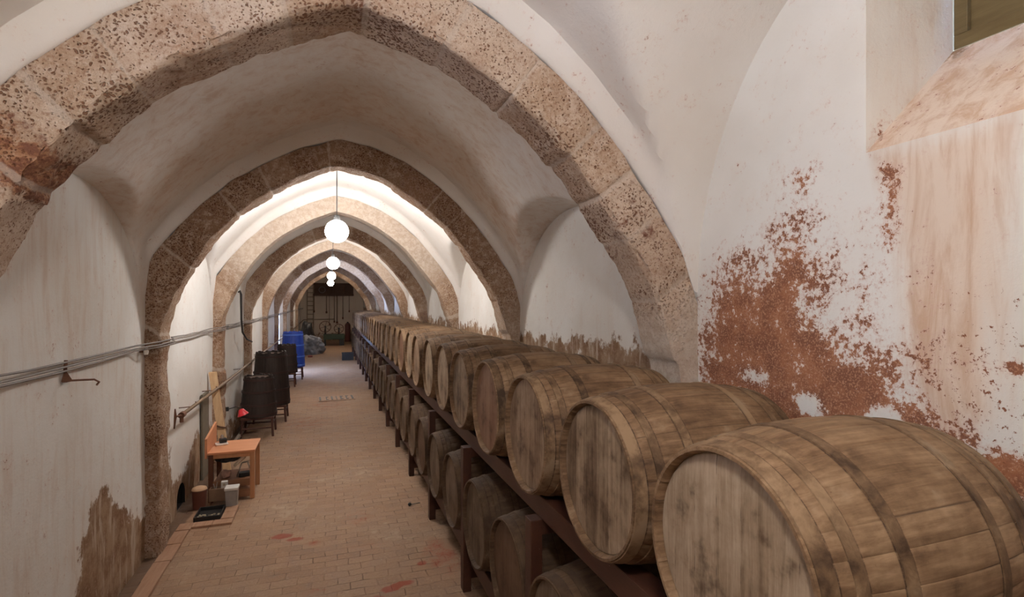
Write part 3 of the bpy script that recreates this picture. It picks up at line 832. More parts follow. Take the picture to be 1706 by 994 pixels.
M_LIGHTWOOD = wood('pale_timber', (0.40, 0.25, 0.13), (0.58, 0.41, 0.24), 'Y', 0.6)
M_PLANK = wood('plank_timber', (0.43, 0.26, 0.13), (0.62, 0.43, 0.25), 'Z', 0.6)
CH = ['under the largest nearest barrel', 'under the second upper barrel', 'under the third upper barrel', 'under the red-headed upper barrel', 'under the fifth upper barrel', 'under the sixth upper barrel']
src = None
for i, Y in enumerate(upY[:6]):
    if src is None:
        bm = B()
        a = [bm.verts.new(p) for p in ((0, 0, 0), (0, 0.15, 0), (0, 0.15, 0.055), (0, 0, 0.004))]
        b = [bm.verts.new((v.co.x + 0.085, v.co.y, v.co.z)) for v in a]
        bm.faces.new(a); bm.faces.new(b[::-1])
        for k in range(4): bm.faces.new((a[k], a[(k + 1) % 4], b[(k + 1) % 4], b[k]))
        src = o = link('wooden_chock', bm, M_LIGHTWOOD)
    else: o = src.copy(); COL.objects.link(o)
    o.location = (1.052, Y + 0.09, 1.232)
    tag(o, 'pale wooden wedge on the rack rail, ' + CH[i], 'wedge', 'wooden wedges holding the upper barrels')

# ------------------------------------------------------------------ pendant globe lamps
M_CORD = simple('black_cord', (0.03, 0.03, 0.03), 0.6)
LL = ['unseen globe lamp added above the camera to light the near bay', 'largest visible white globe pendant lamp, hanging on a long thin cord', 'middle white globe pendant lamp, below the largest one',
      'small white globe pendant lamp, third down the vault', 'farthest tiny globe pendant lamp, touching the third one']
for k, (x, y, st, colr, LAMP_Z) in enumerate(LAMPS):
    m = bpy.data.materials.new('lit_globe_glass'); m.use_nodes = True
    bs = m.node_tree.nodes['Principled BSDF']; bs.inputs['Base Color'].default_value = (0.9, 0.9, 0.9, 1)
    bs.inputs['Emission Color'].default_value = (*colr, 1); bs.inputs['Emission Strength'].default_value = st
    root = empty('globe_lamp', (x, y, LAMP_Z), 0, LL[k], 'lamp', 'globe pendant lamps along the vault')
    bm = B(); bmesh.ops.create_uvsphere(bm, u_segments=32, v_segments=20, radius=0.14); link('lamp_globe', bm, m, root, smooth=True)
    top = vault_z(x, y) - LAMP_Z + 0.02
    bm = B(); lathe(bm, [(0.0, 0.205), (0.03, 0.20), (0.045, 0.135), (0.045, 0.12)], 20); link('lamp_cap', bm, M_CORD, root, smooth=True, sharp=40)
    bm = B(); tube(bm, [(0, 0, 0.19), (0, 0, top)], 0.006, 6); link('cord', bm, M_CORD, root)
    bm = B(); lathe(bm, [(0.05, top), (0.045, top - 0.03), (0.0, top - 0.045)], 20); link('ceiling_rose', bm, M_CORD, root, smooth=True, sharp=40)

# ------------------------------------------------------------------ cables, pipe and brackets on the left wall
M_CABLE = simple('grey_cable', (0.22, 0.19, 0.17), 0.6)
M_RUST = simple('rusty_iron', (0.16, 0.075, 0.045), 0.8, 0.2, 0.4, 30)
M_PIPE = simple('tarnished_pipe', (0.20, 0.135, 0.085), 0.55, 0.3, 0.4, 18)
def along(z, off, r, seed, y0=-3.0, y1=YEND - 0.05):
    pts = []; rr = random.Random(seed)
    stops = [y0]
    for Y in YA:
        if Y > y0: stops += [Y - 0.06, Y + 0.0, Y + AT, Y + AT + 0.06]
    stops.append(y1)
    xw, xp = XL + 0.012 + off, -1.385 + off
    for a, b in zip(stops, stops[1:]):
        if b - a > 1:
            for k in range(9):
                q = k / 8; yy = lerp(a, b, q)
                e = min(1.0, min(yy - a, b - yy) / 0.35)
                pts.append((lerp(xp, xw + 0.02, e), yy, z - 0.02 * sin(pi * q) + rr.uniform(-.004, .004)))
        else: pts.append((xp, (a + b) / 2, z))
    bm = B(); tube(bm, pts, r, 6); return bm
for k, (z, off, lab) in enumerate(((1.905, 0.0, 'upper strand of the grey cable run along the left wall'), (1.882, 0.012, 'middle strand of the grey cable run along the left wall'), (1.858, 0.0, 'lowest strand of the grey cable run along the left wall'))):
    tag(link('wall_cable', along(z, off, 0.0065, k), M_CABLE, smooth=True), lab, 'cable', 'cables along the left wall')
# lower pipe on brackets, turning along the end wall
pipe = empty('wall_pipe', (-1.36, 5.78, 1.14), 0, 'long brown metal pipe running low along the left wall, ending in a tap', 'pipe')
PV = Matrix.Translation((1.36, -5.78, -1.14))
bm = B(); tube(bm, [(-1.36, 5.95, 1.14), (-1.355, 8, 1.13), (-1.36, 12, 1.14), (-1.355, 17, 1.135), (-1.36, 23, 1.14), (-1.36, YEND - 0.12, 1.22), (-1.30, YEND - 0.06, 1.23), (0.35, YEND - 0.06, 1.25)], 0.019, 10)
for v in bm.verts: v.co = PV @ v.co
link('pipe_run', bm, M_PIPE, pipe, smooth=True)
bm = B(); tube(bm, [(0, 0.20, 0), (0, 0.12, 0)], 0.030, 12); tube(bm, [(0, 0.14, 0), (0, 0.14, -0.07)], 0.018, 10); tube(bm, [(0, 0.13, 0), (-0.02, 0.0, 0.015)], 0.010, 8)
link('tap', bm, M_RUST, pipe, smooth=True, sharp=40)
bm = B(); tube(bm, [(-0.02, -0.01, 0.09), (-0.02, 0.0, 0.015), (-0.03, 0.0, -0.10)], [0.006, 0.013, 0.006], 8); link('tap_handle', bm, M_RUST, pipe, smooth=True)
for Y in (6.5, 7.6, 9.9, 12.5, 15.6, 19, 22, 26, 30):
    bm = B(); tube(bm, [(-0.16, Y - 5.78, -0.03), (0, Y - 5.78, -0.022), (0.0, Y - 5.78, 0.03)], 0.006, 6); link('pipe_bracket', bm, M_RUST, pipe, smooth=True)
# rusty bracket with a hook
hk = empty('wall_hook', (XL + 0.015, 3.86, 1.79), 0, 'rusty triangular bracket with a curved hook under the cables at far left', 'hook')
bm = B(); vs = [bm.verts.new(p) for p in ((0, -0.035, -0.02), (0, 0.04, -0.03), (0.045, 0.02, -0.02), (0.008, 0.0, 0.065))]
for f in ((0, 1, 2), (0, 2, 3), (1, 3, 2), (0, 3, 1)): bm.faces.new([vs[i] for i in f])
bmesh.ops.bevel(bm, geom=bm.edges[:], offset=0.004, segments=2, affect='EDGES'); link('bracket', bm, M_RUST, hk)
bm = B(); tube(bm, [(0.03, 0.01, -0.015), (0.085, 0.06, -0.02), (0.12, 0.10, -0.025), (0.135, 0.13, -0.045), (0.12, 0.135, -0.065)], 0.006, 8); link('hook', bm, M_RUST, hk, smooth=True)
bm = B(); tube(bm, [(0.01, 0, 0.05), (0.012, 0.005, 0.11)], 0.010, 8); link('cable_clip', bm, M_RUST, hk, smooth=True)
M_WHITEP = simple('white_ceramic', (0.75, 0.72, 0.66), 0.4)
cl_ = empty('cable_clamp', (-1.47, 5.25, 1.83), 0, 'small white ceramic cable clamp beside the second arch pier', 'clamp')
bm = B(); lathe(bm, [(0.0, -0.03), (0.016, -0.028), (0.02, 0), (0.013, 0.012), (0.017, 0.03), (0, 0.034)], 14); link('insulator', bm, M_WHITEP, cl_, smooth=True, sharp=40)
bm = B(); tube(bm, [(-0.05, 0.0, 0.0), (-0.02, 0, 0.0)], 0.012, 8); tube(bm, [(0, 0, 0.03), (0, 0.0, 0.07)], 0.008, 8); link('bracket', bm, M_RUST, cl_, smooth=True)
# dark hose hanging at the fourth arch
bm = B(); tube(bm, [(-1.47, 10.1, 2.42), (-1.45, 10.12, 2.44), (-1.43, 10.12, 2.38), (-1.43, 10.15, 1.95), (-1.425, 10.25, 1.72), (-1.40, 10.55, 1.58), (-1.36, 10.95, 1.50)], [0.014, 0.022, 0.02, 0.017, 0.017, 0.015, 0.012], 10)
tag(link('hanging_hose', bm, simple('black_rubber', (0.035, 0.03, 0.028), 0.5), smooth=True), 'dark hose hanging down the left wall beside the fourth arch', 'hose')

# ------------------------------------------------------------------ work table corner
M_ORANGE = wood('orange_varnished_wood', (0.52, 0.22, 0.105), (0.66, 0.31, 0.16), 'X', 0.42, 0.7, spec=0.4)
M_OLEG = wood('orange_leg_wood', (0.40, 0.185, 0.09), (0.55, 0.28, 0.14), 'Z', 0.5)
M_DKWOOD = wood('dark_stained_wood', (0.075, 0.028, 0.015), (0.13, 0.05, 0.028), 'Z', 0.6)
M_BRWOOD = wood('brown_box_wood', (0.20, 0.095, 0.05), (0.30, 0.155, 0.085), 'X', 0.6)
tb = empty('work_table', (-1.03, 6.90, 0), 0, 'small low orange-brown wooden table with a raised side board', 'table')
bm = B(); box(bm, -0.245, 0.235, -0.27, 0.27, 0.535, 0.56, 0.004); link('table_top', bm, M_ORANGE, tb)
bm = B(); box(bm, -0.205, 0.195, -0.250, -0.235, 0.485, 0.535, 0.002); link('apron', bm, M_OLEG, tb)
bm = B(); box(bm, -0.205, 0.195, 0.235, 0.25, 0.485, 0.535, 0.002); link('apron', bm, M_OLEG, tb)
for (x, y) in ((0.205, -0.235), (0.205, 0.235), (-0.215, -0.235), (-0.215, 0.235)):
    bm = B(); box(bm, x - 0.024, x + 0.024, y - 0.024, y + 0.024, 0, 0.535, 0.004)
    link('leg', bm, M_OLEG if x > 0 else M_DKWOOD, tb)
bm = B()
vs = [(-0.27, -0.27, 0.50), (-0.27, 0.27, 0.50), (-0.27, 0.27, 0.80), (-0.27, -0.27, 0.72)]
a = [bm.verts.new(p) for p in vs]; b = [bm.verts.new((p[0] + 0.022, p[1], p[2])) for p in vs]
bm.faces.new(a); bm.faces.new(b[::-1])
for k in range(4): bm.faces.new((a[k], a[(k + 1) % 4], b[(k + 1) % 4], b[k]))
link('side_board', bm, M_ORANGE, tb)
bm = B(); box(bm, -0.19, 0.18, -0.20, 0.20, 0.20, 0.22, 0.003); link('lower_shelf', bm, M_BRWOOD, tb)
bm = B(); box(bm, -0.06, 0.18, -0.262, -0.245, 0.03, 0.12, 0.003); box(bm, -0.06, 0.18, -0.245, -0.03, 0.10, 0.12, 0.003); link('foot_box', bm, M_BRWOOD, tb)
bm = B(); box(bm, -0.19, 0.18, -0.262, -0.245, 0.155, 0.235, 0.003); link('shelf_front', bm, M_BRWOOD, tb)
M_BLACK = simple('black_plastic', (0.02, 0.018, 0.017), 0.5)
M_GREY = simple('grey_plastic', (0.36, 0.34, 0.32), 0.5)
M_WHITE = simple('white_plastic', (0.72, 0.70, 0.66), 0.45)
M_STEEL = simple('dull_steel', (0.33, 0.29, 0.25), 0.45, 0.6)
def bag(name, loc, sx, sy, sz, mat, seed, label, cat, parent=None, amp=0.25, flat=True):
    bm = B(); bmesh.ops.create_icosphere(bm, subdivisions=5, radius=1)
    for v in bm.verts:
        d = noise.noise(v.co * 1.5 + Vector((seed, 0, 0))) * amp + noise.noise(v.co * 5 + Vector((seed, 3, 0))) * amp * 0.3
        if name == 'tarpaulin_heap':
            d += 0.16 * (1 - 2 * abs(noise.noise(v.co * 2.6 + Vector((7, 1, 0))))) + 0.07 * (1 - 2 * abs(noise.noise(v.co * 6.0))) + 0.35 * max(0.0, -v.co.z)
        v.co = v.co * (1 + d)
        v.co = Vector((v.co.x * sx, v.co.y * sy, max(0.0, (v.co.z + 0.8) * sz) if flat else v.co.z * sz))
    o = link(name, bm, mat, parent, smooth=True); o.location = loc
    return tag(o, label, cat) if label else o
bag('rolled_bag', (-1.10, 6.84, 0.405), 0.13, 0.15, 0.055, M_BLACK, 4, 'black rolled bag stuffed under the orange table top', 'bag')
# tools on the shelf
tl = empty('toolbox', (-0.93, 6.78, 0.222), 0.2, 'open metal tool frame leaning on the shelf under the orange table', 'toolbox')
bm = B(); tube(bm, [(-0.07, 0, 0.006), (-0.02, 0, 0.16)], 0.008, 8); tube(bm, [(-0.02, 0, 0.16), (0.06, 0.01, 0.17)], 0.008, 8); tube(bm, [(0.04, 0.01, 0.165), (0.09, 0.0, 0.006)], 0.007, 8); link('handle_frame', bm, M_STEEL, tl, smooth=True)
bm = B(); box(bm, -0.05, 0.09, -0.03, 0.05, 0, 0.05, 0.006); link('tray', bm, M_BLACK, tl)
bm = B(); tube(bm, [(-0.10, -0.02, 0.14), (-0.03, -0.02, 0.20), (0.02, -0.02, 0.235)], [0.016, 0.02, 0.012], 10); link('grip', bm, simple('cream_grip', (0.55, 0.45, 0.33), 0.5), tl, smooth=True)
bag('cloth_bundle', (-1.12, 6.80, 0.222), 0.055, 0.06, 0.05, simple('pinkish_cloth', (0.42, 0.25, 0.19), 0.9), 9, 'small pinkish rag bundle on the shelf under the orange table', 'cloth')
# things on the table top
rad = empty('tape_dispenser', (-1.19, 6.99, 0.56), 0.3, 'small black and white gadget on the back of the orange table', 'gadget')
bm = B(); box(bm, -0.07, 0.06, -0.05, 0.05, 0, 0.022, 0.008); link('base', bm, M_WHITE, rad)
bm = B(); box(bm, -0.03, 0.05, -0.035, 0.035, 0.022, 0.075, 0.014); link('body', bm, M_BLACK, rad)
bm = B(); lathe(bm, [(0.018, 0.075), (0.02, 0.10), (0.008, 0.118), (0.0, 0.12)], 14); link('knob', bm, M_STEEL, rad, smooth=True, sharp=40)
# canister, bucket, crate, tray, box by the table
can = empty('lidded_canister', (-1.0, 6.445, 0), 0, 'grey square canister with a white lid in front of the orange table', 'canister')
bm = B(); f = B()
lathe(bm, [(0.045, 0.0), (0.058, 0.004), (0.066, 0.195)], 4, 'Z', Matrix.Rotation(pi / 4, 4, 'Z') @ Matrix.Diagonal((1.3, 1.3, 1, 1)), cap0=True, cap1=True)
bmesh.ops.bevel(bm, geom=bm.edges[:], offset=0.008, segments=3, affect='EDGES'); link('canister_body', bm, M_GREY, can); f.free()
bm = B(); box(bm, -0.068, 0.068, -0.068, 0.068, 0.195, 0.225, 0.008); link('lid', bm, M_WHITE, can)
bk = empty('bucket', (-1.33, 6.52, 0), 0, 'small reddish-brown bucket with a beige top against the left wall', 'bucket')
bm = B(); lathe(bm, [(0.055, 0), (0.062, 0.003), (0.072, 0.19), (0.077, 0.195), (0.077, 0.205)], 28, cap0=True); link('bucket_body', bm, simple('red_brown_plastic', (0.13, 0.045, 0.03), 0.5), bk, smooth=True, sharp=40)
bm = B(); lathe(bm, [(0.076, 0.203), (0.07, 0.222), (0.04, 0.235), (0.0, 0.238)], 28); link('lid', bm, simple('beige_lid', (0.52, 0.33, 0.20), 0.7), bk, smooth=True)
cr = empty('wooden_crate', (-1.13, 6.577, 0), 0, 'long low brown wooden crate between the bucket and the canister', 'crate')
for nm, a in (('side_board', (-0.11, 0.16, -0.05, -0.035, 0.05, 0.185)), ('side_board', (-0.11, 0.16, 0.035, 0.05, 0.05, 0.185)), ('end_board', (-0.11, -0.098, -0.035, 0.035, 0.0, 0.185)), ('end_board', (0.148, 0.16, -0.035, 0.035, 0.0, 0.185)), ('bottom_board', (-0.098, 0.148, -0.035, 0.035, 0.05, 0.06))):
    bm = B(); box(bm, *a, 0.002); link(nm, bm, simple('crate_wood', (0.22, 0.135, 0.085), 0.7) if nm == 'side_board' else M_BRWOOD, cr)
bm = B(); tube(bm, [(-0.08, 0, 0.06), (-0.05, 0.02, 0.24)], 0.006, 6); tube(bm, [(-0.04, 0, 0.06), (-0.085, 0.0, 0.23)], 0.006, 6)
tag(link('hand_tool', bm, M_STEEL, loc=(-1.12, 6.577, 0)), 'crossed metal hand tools sticking up from the brown crate', 'tool')
wb = empty('paper_box', (-1.095, 6.577, 0.06), 0.0, 'tiny white box with a beige square standing in the brown crate', 'box')
bm = B(); box(bm, -0.032, 0.032, -0.025, 0.025, 0, 0.19, 0.004); link('carton', bm, M_WHITE, wb)
bm = B(); box(bm, -0.012, 0.012, -0.0265, -0.0255, 0.145, 0.17); link('label_patch', bm, simple('beige_patch', (0.5, 0.42, 0.3), 0.6), wb)
bm = B(); box(bm, -1.30, -1.055, 6.10, 6.40, 0.0, 0.012, 0.003)
for a in ((-1.30, -1.055, 6.10, 6.112), (-1.30, -1.055, 6.388, 6.40), (-1.30, -1.288, 6.112, 6.388), (-1.067, -1.055, 6.112, 6.388)): box(bm, *a, 0.012, 0.05, 0.003)
bmesh.ops.translate(bm, verts=bm.verts[:], vec=(0, 0, 0)); tag(link('drip_tray', bm, M_BLACK), 'black drip tray with debris on the floor inside the tile kerb', 'tray')
bm = B(); rr = random.Random(5)
for k in range(40):
    x, y = rr.uniform(-1.28, -1.08), rr.uniform(6.12, 6.25); s = rr.uniform(0.004, 0.011)
    box(bm, x - s, x + s, y - s, y + s, 0.012, 0.012 + s, 0, None)
tag(link('debris', bm, simple('pale_debris', (0.42, 0.36, 0.25), 0.9)), 'pale crumbs of debris in the black tray', 'debris', kind='stuff')

# leaning plank, wall board, timber and red clip lamp
pl = empty('leaning_plank', (-1.20, 7.85, 0), 0, 'long pale plank leaning against the foot of the third arch behind the table', 'plank')
bm = B()
pts = [(0.0, 0.0), (0.10, 0.02), (-0.045, 0.29), (-0.12, 0.29)]
M = Matrix.Identity(4)
a = [bm.verts.new((-0.10, -0.12, 0.0)), bm.verts.new((-0.015, -0.10, 0.0)), bm.verts.new((-0.222, 0.07, 1.31)), bm.verts.new((-0.305, 0.05, 1.31))]
b = [bm.verts.new(v.co + Vector((0.006, 0.028, 0.006))) for v in a]
bm.faces.new(a); bm.faces.new(b[::-1])
for k in range(4): bm.faces.new((a[k], a[(k + 1) % 4], b[(k + 1) % 4], b[k]))
link('plank_board', bm, M_PLANK, pl)
bm = B(); tube(bm, [(-0.20, -0.045, 0.62), (-0.15, -0.05, 0.60), (-0.09, -0.03, 0.58)], 0.010, 8); link('iron_strap', bm, M_RUST, pl, smooth=True)
bm = B(); box(bm, -1.515, -1.49, 7.50, 7.85, 0.0, 1.08, 0.004)
tag(link('wall_board', bm, simple('grey_olive_board', (0.17, 0.145, 0.105), 0.8)), 'dull grey-brown board standing against the left wall behind the orange table', 'board')
bm = B(); tube(bm, [(-1.40, 8.75, 0.04), (-1.38, 10.4, 0.055)], 0.035, 6)
tag(link('timber_beam', bm, simple('grey_timber', (0.30, 0.25, 0.20), 0.8)), 'thin pale timber lying on the floor along the left wall before the dark tubs', 'timber')
rl = empty('clip_lamp', (-1.36, 8.62, 0.58), 0, 'small bright red lamp shade on a thin arm beside the leaning plank', 'lamp')
M_RED = simple('red_enamel', (0.72, 0.045, 0.06), 0.35, 0, 0.15, spec=0.5)
bm = B(); lathe(bm, [(0.015, 0.095), (0.035, 0.085), (0.055, 0.045), (0.08, 0.0), (0.076, 0.0), (0.05, 0.04), (0.03, 0.075)], 26, 'Z', Matrix.Translation((0.17, 0.0, 0.0)) @ Matrix.Rotation(-0.35, 4, 'Y')); link('lamp_shade', bm, M_RED, rl, smooth=True, sharp=40)
bm = B(); tube(bm, [(-0.02, 0, 0.10), (0.07, 0, 0.125), (0.15, 0, 0.11)], 0.006, 8); link('lamp_arm', bm, M_BLACK, rl, smooth=True)
bm = B(); box(bm, -0.14, -0.02, -0.02, 0.02, 0.07, 0.13, 0.006); link('clamp', bm, M_BLACK, rl)

# ------------------------------------------------------------------ upturned tubs on stands
M_TUB = wood('dark_tub_staves', (0.012, 0.009, 0.008), (0.04, 0.026, 0.020), 'Z', 0.6)
M_TUBH = simple('tub_iron_hoop', (0.045, 0.022, 0.018), 0.6, 0.3)
M_TOP = wood('tub_top', (0.07, 0.04, 0.028), (0.12, 0.075, 0.05), 'X', 0.7)
M_BLUE = simple('blue_daylit_staves', (0.03, 0.075, 0.42), 0.4, 0, 0.3)  # blue daylight from the doorway is put into the stave colour
M_BLUEH = simple('blue_rim', (0.10, 0.22, 0.70), 0.4)  # same blue daylight in the hoop and top colour
M_STAND = wood('stand_wood', (0.05, 0.02, 0.014), (0.10, 0.04, 0.028), 'Z', 0.6)
def tub(x, y, z, r0, r1, h, lab, mats, seed):
    root = empty('upturned_tub', (x, y, z), 0, lab, 'tub')
    bm = B(); n = 30; rr = random.Random(seed); rings = []
    prof = [(0, r0), (0.15, lerp(r0, r1, .08)), (0.5, lerp(r0, r1, .42)), (0.85, lerp(r0, r1, .84)), (1.0, r1), (1.0, r1 - 0.018), (0.965, r1 - 0.022)]
    for (t_, r) in prof:
        ring = []
        for k in range(n * 3):
            a = 2 * pi * k / (n * 3); rr_ = r - (0.005 if k % 3 == 0 else 0)
            ring.append(bm.verts.new((rr_ * cos(a), rr_ * sin(a), t_ * h + (0.012 * ((k // 3) * 7 % 5 - 2) / 2 if t_ >= 1.0 else 0))))
        rings.append(ring)
    for p, q in zip(rings, rings[1:]):
        for k in range(n * 3): bm.faces.new((p[k], p[(k + 1) % (3 * n)], q[(k + 1) % (3 * n)], q[k]))
    bm.faces.new(rings[0][::-1])
    link('staves', bm, mats[0], root, smooth=True, sharp=30)
    bm = B(); lathe(bm, [(r1 - 0.022, h * 0.965), (r1 - 0.05, h * 0.967)], 40, cap1=True); link('tub_bottom', bm, mats[2], root)
    for q in (0.06, 0.3, 0.62, 0.92):
        rq = lerp(r0, r1, q) + 0.012 * sin(pi * q) + 0.003
        bm = B(); lathe(bm, [(rq, q * h - 0.018), (rq + 0.004, q * h - 0.016), (rq + 0.003, q * h + 0.016), (rq - 0.002, q * h + 0.018)], 44); link('hoop', bm, mats[1], root, smooth=True, sharp=40)
    return root
def stand(x, y, w, h, lab, rz=0):
    root = empty('wooden_stand', (x, y, 0), rz, lab, 'stand')
    for sx in (-1, 1):
        for sy in (-1, 1):
            bm = B(); cx, cy = sx * (w / 2 - 0.025), sy * (w / 2 - 0.025)
            tube(bm, [(cx * 1.08, cy * 1.08, 0), (cx, cy, h - 0.035)], 0.019, 8); link('leg', bm, M_STAND, root)
    bm = B(); box(bm, -w / 2, w / 2, -w / 2, w / 2, h - 0.035, h, 0.004); link('stand_top', bm, M_STAND, root)
    for s in (-1, 1):
        bm = B(); tube(bm, [(-w / 2 + 0.02, s * (w / 2 - 0.02), h * 0.45), (w / 2 - 0.02, s * (w / 2 - 0.02), h * 0.45)], 0.012, 8); link('stretcher', bm, M_STAND, root)
        bm = B(); tube(bm, [(s * (w / 2 - 0.02), -w / 2 + 0.02, h * 0.6), (s * (w / 2 - 0.02), w / 2 - 0.02, h * 0.6)], 0.012, 8); link('stretcher', bm, M_STAND, root)
    return root
DM = (M_TUB, M_TUBH, M_TOP); BMt = (M_BLUE, M_BLUEH, M_BLUEH)
stand(-1.12, 9.85, 0.50, 0.325, 'four-legged dark stand under the nearest dark tub')
tub(-1.12, 9.85, 0.325, 0.285, 0.225, 0.67, 'nearest dark tapered stave tub standing upside down on a stand', DM, 1)
stand(-1.03, 10.95, 0.56, 0.31, 'dark stand under the tallest dark tub')
tub(-1.03, 10.95, 0.31, 0.335, 0.27, 0.99, 'tallest dark tapered stave tub, right behind the nearest one', DM, 2)
stand(-1.05, 15.2, 0.44, 0.37, 'reddish thin-legged stand under the small dark tub')
tub(-1.05, 15.2, 0.37, 0.27, 0.225, 0.75, 'smaller dark stave tub standing in front of the blue one', DM, 3)
stand(-0.98, 16.6, 0.54, 0.36, 'stand under the bright blue tub by the doorway')
tub(-0.98, 16.6, 0.36, 0.33, 0.27, 1.02, 'bright blue tapered tub near the lit doorway on the left', BMt, 4)

# ------------------------------------------------------------------ far end of the cellar
t = NT('grey_tarpaulin', 0.6, 0.35); v = t.coord(); n1 = t.noise(v, 5, 5, 0.6, 0.8)
t.base(t.mix(n1, (0.15, 0.15, 0.16), (0.33, 0.34, 0.36))); t.bump(n1, 0.6, 0.05)
bag('tarpaulin_heap', (-0.75, 24.6, 0), 0.46, 0.7, 0.42, t.m, 2, 'heap covered by a crumpled grey tarpaulin near the far end', 'tarpaulin', amp=0.35)
bag('black_sack', (-0.95, 26.4, 0.0), 0.33, 0.4, 0.72, M_BLACK, 12, 'black bulky sack behind the grey tarpaulin heap', 'sack', amp=0.3)
bm = B(); box(bm, -0.09, 0.09, -0.12, 0.12, 0, 0.07, 0.02)
tag(link('red_block', bm, simple('dull_red', (0.22, 0.05, 0.035), 0.7), loc=(-0.70, 22.9, 0)), 'small dull red block on the floor before the grey tarpaulin', 'block')
pump = empty('work_bench', (0.28, 28.8, 0), 0, 'low dark green bench carrying two spoked wheels at the far end', 'bench')
M_GREEN = simple('dark_green_paint', (0.035, 0.05, 0.028), 0.55)
bm = B(); box(bm, -0.52, 0.52, -0.35, 0.35, 0.32, 0.58, 0.02); link('bench_top', bm, M_GREEN, pump)
for (x, y) in ((-0.44, -0.28), (-0.44, 0.28), (0.38, -0.28), (0.38, 0.28)):
    bm = B(); w = 0.05 if x < 0 else 0.11; box(bm, x - w, x + w, y - 0.05, y + 0.05, 0, 0.32, 0.005); link('leg', bm, M_BLACK, pump)
def flywheel(x, z, r, lab):
    root = empty('spoked_wheel', (x, 28.7, 0.58), 0, lab, 'wheel')
    bm = B(); c0 = z - 0.58
    tube(bm, [(r * cos(2 * pi * k / 32), 0, c0 + r * sin(2 * pi * k / 32)) for k in range(33)], 0.018, 8, False); link('rim', bm, M_RUST, root, smooth=True)
    for k in range(6):
        a = 2 * pi * k / 6 + 0.3; bm = B(); tube(bm, [(0, 0, c0), (r * cos(a), 0, c0 + r * sin(a))], 0.011, 6); link('spoke', bm, M_RUST, root)
    bm = B(); tube(bm, [(0, -0.05, c0), (0, 0.18, c0)], 0.045, 12); link('hub', bm, M_BLACK, root, smooth=True, sharp=40)
    bm = B(); lathe(bm, [(0.09, 0), (0.05, 0.03), (0.035, c0)], 12, 'Z', Matrix.Translation((0, 0.12, 0)), cap0=True, cap1=True); link('pedestal', bm, M_BLACK, root, smooth=True, sharp=40)
flywheel(-0.15, 0.98, 0.28, 'larger left spoked iron wheel on the green bench')
flywheel(0.52, 0.87, 0.23, 'smaller right spoked iron wheel on the green bench')
dr = empty('slim_canister', (1.04, 31.2, 0), 0, 'tall slim dark red canister standing at the end wall', 'canister')
bm = B(); lathe(bm, [(0.14, 0), (0.15, 0.02), (0.15, 0.95), (0.11, 1.04), (0.05, 1.07)], 20, cap0=True, cap1=True); link('cylinder', bm, simple('dark_red_paint', (0.10, 0.03, 0.022), 0.5), dr, smooth=True, sharp=40)
bm = B(); lathe(bm, [(0.05, 1.065), (0.05, 1.12), (0.0, 1.13)], 12); link('valve_cap', bm, M_BLACK, dr, smooth=True, sharp=40)
cb = empty('plastic_crate', (0.72, 21.3, 0), 0, 'black plastic crate on the floor beside the far end of the barrel rack', 'crate')
bm = B(); box(bm, -0.22, 0.2, -0.16, 0.16, 0, 0.02, 0.004)
for a in ((-0.22, 0.2, -0.16, -0.145), (-0.22, 0.2, 0.145, 0.16), (-0.22, -0.205, -0.145, 0.145), (0.185, 0.2, -0.145, 0.145)): box(bm, *a, 0.02, 0.27, 0.003)
link('crate_body', bm, M_BLACK, cb)
bm = B(); box(bm, -0.23, 0.21, -0.17, -0.146, 0.25, 0.29, 0.004); box(bm, -0.23, 0.21, 0.146, 0.17, 0.25, 0.29, 0.004); link('rim', bm, M_BLACK, cb)
# ladder
M_LAD = wood('ladder_wood', (0.26, 0.19, 0.13), (0.36, 0.27, 0.19), 'Z', 0.7)
ld = empty('ladder', (-0.98, YEND - 0.35, 0), 0, 'tall thin wooden ladder leaning upright on the end wall at left', 'ladder')
for s in (-1, 1):
    bm = B(); tube(bm, [(s * 0.17, 0.0, 0), (s * 0.17, 0.27, 3.25)], 0.026, 8); link('rail', bm, M_LAD, ld)
for k in range(12):
    z = 0.3 + 0.25 * k; bm = B(); tube(bm, [(-0.17, 0.27 * z / 3.25, z), (0.17, 0.27 * z / 3.25, z)], 0.020, 8); link('rung', bm, M_LAD, ld)
# high plank shelf with tools hanging beneath
sh = empty('wall_shelf', (0.29, YEND, 2.62), 0, 'wide dark wooden loft shelf high on the end wall', 'shelf')
M_LOFT = wood('loft_wood', (0.075, 0.038, 0.024), (0.14, 0.075, 0.048), 'X', 0.7)
bm = B(); box(bm, -1.12, 1.12, -0.42, -0.02, 0.0, 0.05, 0.005); link('shelf_board', bm, M_LOFT, sh)
bm = B(); box(bm, -1.12, 1.12, -0.45, -0.42, 0.0, 0.12, 0.005); link('front_board', bm, M_LOFT, sh)
bm = B(); box(bm, -1.12, 1.12, -0.06, -0.02, 0.05, 0.75, 0.005); link('back_board', bm, M_LOFT, sh)
for x in (-0.6, 0.0, 0.6):
    bm = B(); box(bm, x - 0.03, x + 0.03, -0.42, -0.07, 0.05, 0.62, 0.005); link('divider', bm, M_LOFT, sh)
ci = B(); tube(ci, [(0.17 * cos(2 * pi * k / 24 * 1.0), 0.006 * (k % 5), 0.17 * sin(2 * pi * k / 24)) for k in range(25)], 0.022, 8, False)
tag(link('hose_coil', ci, M_CABLE, smooth=True, loc=(-0.34, YEND - 0.50, 2.96)), 'round pale coil hanging on the front of the loft shelf', 'coil')
M_POLE = wood('pole_wood', (0.12, 0.07, 0.045), (0.20, 0.12, 0.075), 'Z', 0.6)
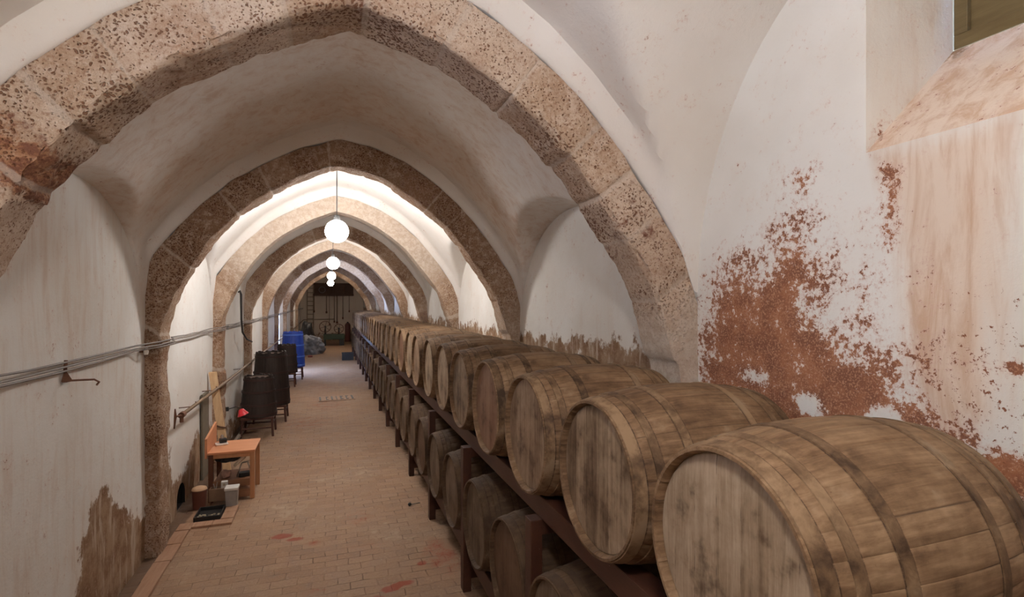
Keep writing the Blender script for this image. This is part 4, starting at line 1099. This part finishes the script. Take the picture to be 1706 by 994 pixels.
poles = [(-0.77, 0.85, 0.018, 'short leftmost pole hanging next to the ladder'), (-0.10, 0.9, 0.022, 'short dark pole, first below the shelf left end'), (0.06, 1.6, 0.014, 'long thin pole hanging below the shelf, left of centre'), (0.33, 1.45, 0.02, 'long pole hanging at the middle of the shelf'),
         (0.48, 1.5, 0.026, 'thickest dark pole hanging below the shelf'), (0.80, 1.25, 0.016, 'thin pole with a small paddle right of the thickest one'), (1.16, 0.85, 0.016, 'short rightmost pole hanging below the shelf')]
for (x, L, r, lab) in poles:
    root = empty('hanging_pole', (x, YEND - 0.435, 2.60), 0, lab, 'tool', 'long-handled tools hanging below the loft shelf')
    bm = B(); tube(bm, [(0, 0, 0.02), (0, 0, -L)], [r * 0.8, r], 8); link('shaft', bm, M_POLE, root, smooth=True)
    bm = B(); box(bm, -r * 2.4, r * 2.4, -0.012, 0.012, -L - 0.10, -L + 0.02, 0.006); link('blade', bm, M_RUST, root)
# bung rod lying by the rack
bg = empty('bung_rod', (0.84, 5.80, 0.012), 0, 'tiny black-knobbed rod lying on the floor by the rack post', 'rod')
bm = B(); tube(bm, [(0.02, 0, 0.008), (0.12, 0.02, 0.008)], 0.006, 8); link('rod', bm, M_STEEL, bg, smooth=True)
bm = B(); bmesh.ops.create_uvsphere(bm, u_segments=14, v_segments=10, radius=0.019); bmesh.ops.translate(bm, verts=bm.verts[:], vec=(0.005, 0, 0.012)); link('knob', bm, M_BLACK, bg, smooth=True)
# drain slots set in the paving
dn = empty('floor_drain', (0.18, 12.9, 0.006), 0.04, 'row of dark slotted drain stones set across the brick floor', 'drain')
bm = B(); box(bm, -0.40, 0.40, -0.32, 0.32, 0.0, 0.006, 0.002); link('drain_slab', bm, simple('drain_stone', (0.34, 0.23, 0.16), 0.9), dn)
for k, x in enumerate((-0.36, -0.22, -0.10, 0.0, 0.10, 0.22, 0.35)):
    bm = B(); w = 0.012 if k % 2 else 0.02; box(bm, x - w, x + w, -0.22, 0.22, 0.006, 0.010)
    if k in (1, 4, 5): box(bm, x + w, x + 0.05, 0.14, 0.19, 0.006, 0.010); box(bm, x + w, x + 0.05, -0.19, -0.14, 0.006, 0.010)
    link('slot', bm, M_BLACK, dn)
